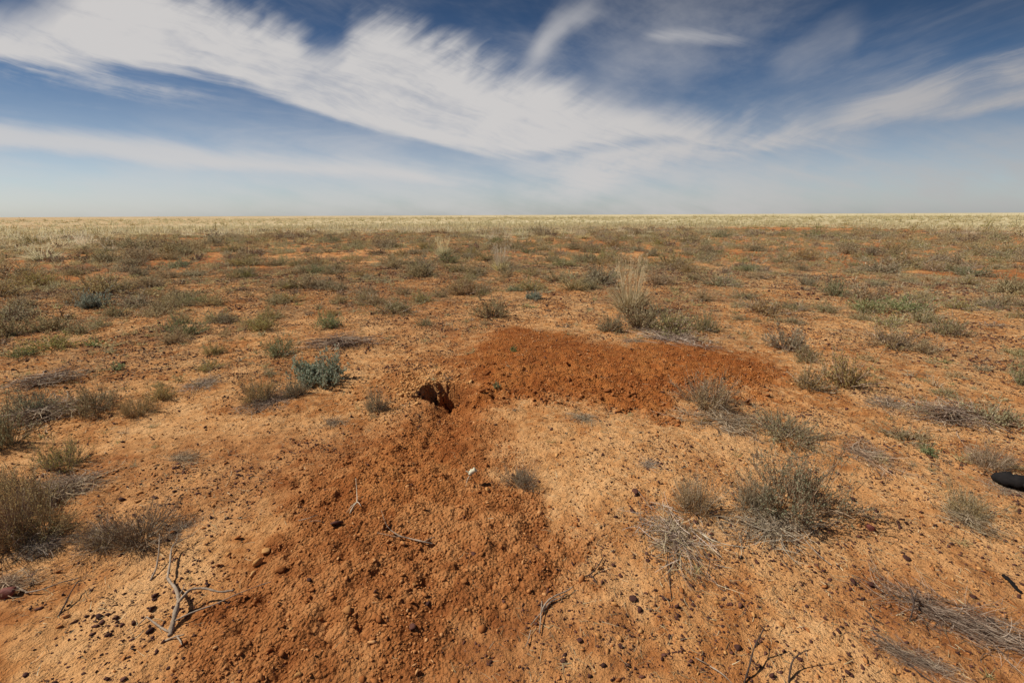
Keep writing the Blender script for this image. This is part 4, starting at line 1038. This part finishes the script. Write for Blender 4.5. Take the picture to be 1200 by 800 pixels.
amp = noise(t, xyz(t, u * 2.6 + 7, v * 3), 1.0, 2, .5).st(.38, .62)
fib_up = fa * (amp * .75 + .35) + fb_ * (amp * .35 + .12)    # comb on the upper edge
fib_dn = noise(t, rot(R(-14), 2.0, 24, 5, 3, u, v + wob * .05), 1.0, 6, .62) - .5             # streaks on the lower side
def band(top, bot, st_, sb, k1=.10, k2=.05, f1=None, f2=None, u_=None):
    T_ = fcurve(u, top); B_ = fcurve(u, bot)
    a = (T_ - v) + (f1 or fib_up) * k1 + wob * .03
    b = (v - B_) + (f2 or fib_dn) * k2 + wob2 * .012
    return a.st(-st_ * .3, st_) * b.st(-sb * .3, sb)
dens = None
def over(a, b): return b if a is None else 1 - (1 - a) * (1 - b)
main = band([(-120,-10),(0,5),(120,-45),(230,-25),(320,10),(390,42),(420,10),(480,22),(560,55),(620,72),(700,98),(790,122),(850,136),(930,144),(1010,156),(1100,200)],
            [(-120,80),(0,72),(80,80),(180,86),(260,96),(330,118),(420,150),(520,172),(620,186),(680,178),(760,168),(860,177),(930,176),(1010,172),(1100,210)], .07, .022, .16, .06)
main = main * u.st(*(uv(1080, 150)[0], uv(930, 150)[0]))
fine = noise(t, rot(R(-22), 4.0, 60, 2, 8, u + wob * .1, v + wob * .07), 1.0, 5, .7) - .5
inner = (fib_dn * 1.2 + wob2 * .8 + wob * 1.1 + fine * .7 + fib_up * .5).st(-.55, .10) * .42 + .58
D = main * inner * .97
low1 = band([(-120,120),(0,138),(100,148),(200,160),(300,178),(400,183),(470,192),(540,206),(640,214),(760,212)], [(-120,185),(0,178),(100,184),(200,198),(300,206),(420,212),(540,218),(640,222),(760,225)], .03, .02, .035, .025, fib_dn, fib_dn)
D = over(D, low1 * u.st(*(uv(660, 210)[0], uv(520, 210)[0])) * .78)
thin = band([(-120,60),(0,74),(100,84),(200,97),(300,108),(400,118)], [(-120,92),(0,100),(100,112),(200,120),(300,126),(400,126)], .02, .03, .05, .05, fib_dn, fib_dn)
D = over(D, thin * (fib_dn + wob2 * .5).st(-.1, .25) * u.st(*(uv(330, 110)[0], uv(180, 110)[0])) * .55)
tail = band([(560,190),(640,180),(700,172),(760,166),(840,160),(920,156),(1000,170)], [(560,250),(640,252),(700,235),(780,205),(860,190),(930,176),(1000,180)], .02, .05, .03, .05, fib_dn, fib_dn)
D = over(D, tail * (wob2 * 1.2 + fib_dn).st(-.35, .15) * .85 * u.st(*(uv(980, 160)[0], uv(860, 160)[0])) * u.st(*(uv(580, 200)[0], uv(700, 200)[0])))
fib_r = noise(t, rot(R(15), 2.0, 26, 9, 1, u, v + wob * .06), 1.0, 6, .62) - .5
right = band([(900,150),(960,128),(1020,102),(1080,78),(1140,62),(1200,52),(1300,35)], [(900,170),(960,160),(1040,150),(1120,140),(1200,128),(1300,110)], .07, .022, .11, .02, fib_r, fib_r)
D = over(D, right * ((fib_r * 1.6 + wob2 * .8 + wob).st(-.45, .3) * .6 + .4) * .82 * u.st(*(uv(890, 150)[0], uv(1010, 150)[0])))
rw = band([(1090,60),(1140,52),(1200,38),(1300,20)], [(1090,72),(1140,72),(1200,62),(1300,50)], .02, .02, .05, .02, fib_r, fib_r)
D = over(D, rw * (fib_r * 2 + wob2).st(-.1, .3) * .55 * u.st(*(uv(1060, 60)[0], uv(1180, 60)[0])))
# pinkish small cloud and plume
pk = band([(740,45),(770,38),(800,30),(850,35),(890,48)], [(740,47),(770,50),(800,52),(850,56),(890,56)], .022, .018, .05, .03, fib_dn, fib_dn)
D = over(D, pk * u.st(*(uv(735, 40)[0], uv(775, 40)[0])) * u.st(*(uv(905, 40)[0], uv(855, 40)[0])) * .5)
def plume(pa, pb, wd, st_):
    (ax, ay), (bx, by) = uv(*pa), uv(*pb); L = math.hypot(bx - ax, by - ay); dx, dy = (bx - ax) / L, (by - ay) / L
    al = (u - ax) * dx + (v - ay) * dy; ac = (v - ay) * dx - (u - ax) * dy
    fb = noise(t, xyz(t, al * 3 + pa[0], ac * 22), 1.0, 5, .6) - .5
    ac = ac + wob * .08 + (al * (al - L)) * .35
    return (ac.ab() + fb * wd * .9).st(wd, 0) * al.st(-.02, .05) * al.st(L, L * .6) * st_
D = over(D, plume((612,78), (720,-10), .035, .42))
D = over(D, plume((618,80), (680,-5), .03, .3))
D = over(D, plume((690,110), (850,10), .10, .22))
D = over(D, plume((770,100), (850,70), .05, .2))
D = over(D, plume((900,90), (1030,20), .05, .22))
D = over(D, plume((985,70), (1010,30), .03, .15))
# thin veil everywhere (projected on a high flat layer, so it holds from any position)
veil = noise(t, xyz(t, pu * .35 + 3, pv * .22), 1.0, 7, .66, .6)
D = over(D, (veil + wob * .3).st(.42, .8) * .42 * v.st(.02, .2))
hz = v.st(.27, .03)
D = over(D, hz * (.22 + (fib_dn * .8 + wob * 1.3 + wob2 * .4).st(-.3, .25) * .55) * u.st(-1.2, .5, .5, 1))
back = (1 - Y_.st(-.05, .15))
veil2 = noise(t, xyz(t, pu * .5, pv * .25), 1.0, 4, .62, .8).st(.5, .8) * .2
D = D * (1 - back) + veil2 * back
# sky colour: Nishita, graded deeper towards the zenith side as the polarised photograph shows
lp = mix(t, 1.0, sky.outputs[0], (.68, .76, .88), 'MULTIPLY')
hs = t.nodes.new('ShaderNodeHueSaturation'); t.links.new(lp, hs.inputs['Color']); t.links.new(v.st(.04, .34, .74, 1.08).s, hs.inputs['Saturation']); t.links.new((v.st(.24, -.02, .70, 1.25) - v.st(.18, .45) * .30).s, hs.inputs['Value'])
side = u.st(-1.1, 1.1, 1.18, .62)
cl = mix(t, u.st(-.1, 1.2), (6.5, 6.3, 6.2), (4.6, 4.4, 4.35))
out = mix(t, D._m('MINIMUM', .97), hs.outputs[0], cl)
t.links.new(out, bg.inputs['Color']); bg.inputs['Strength'].default_value = .1

sl = bpy.data.lights.new('sun', 'SUN'); sl.energy = 4.9; sl.angle = R(.53); sl.color = (1, .95, .87)
so = bpy.data.objects.new('sun', sl); C.objects.link(so)
sd = Vector((math.sin(SUN_AZ) * math.cos(SUN_EL), math.cos(SUN_AZ) * math.cos(SUN_EL), math.sin(SUN_EL)))
so.rotation_euler = sd.to_track_quat('Z', 'Y').to_euler()

# ------------------------------------------------------------------ camera
cam = bpy.data.cameras.new('camera'); cam.sensor_width = 36; cam.lens = 36 * F / 1200; cam.clip_end = 60000; cam.clip_start = .02
co = bpy.data.objects.new('camera', cam); C.objects.link(co)
rx = math.pi / 2 - PITCH
co.matrix_world = Matrix.Translation((0, 0, CAMH)) @ Matrix.Rotation(rx, 4, 'X') @ Matrix.Rotation(-ROLL, 4, 'Z')
sc = bpy.context.scene; sc.camera = co
sc.view_settings.view_transform = 'Standard'; sc.view_settings.look = 'None'; sc.view_settings.exposure = -.06; sc.view_settings.gamma = 1
sc.cycles.max_bounces = 4; sc.cycles.diffuse_bounces = 2; sc.cycles.transmission_bounces = 2; sc.cycles.transparent_max_bounces = 4
print('objects', len(bpy.data.objects))
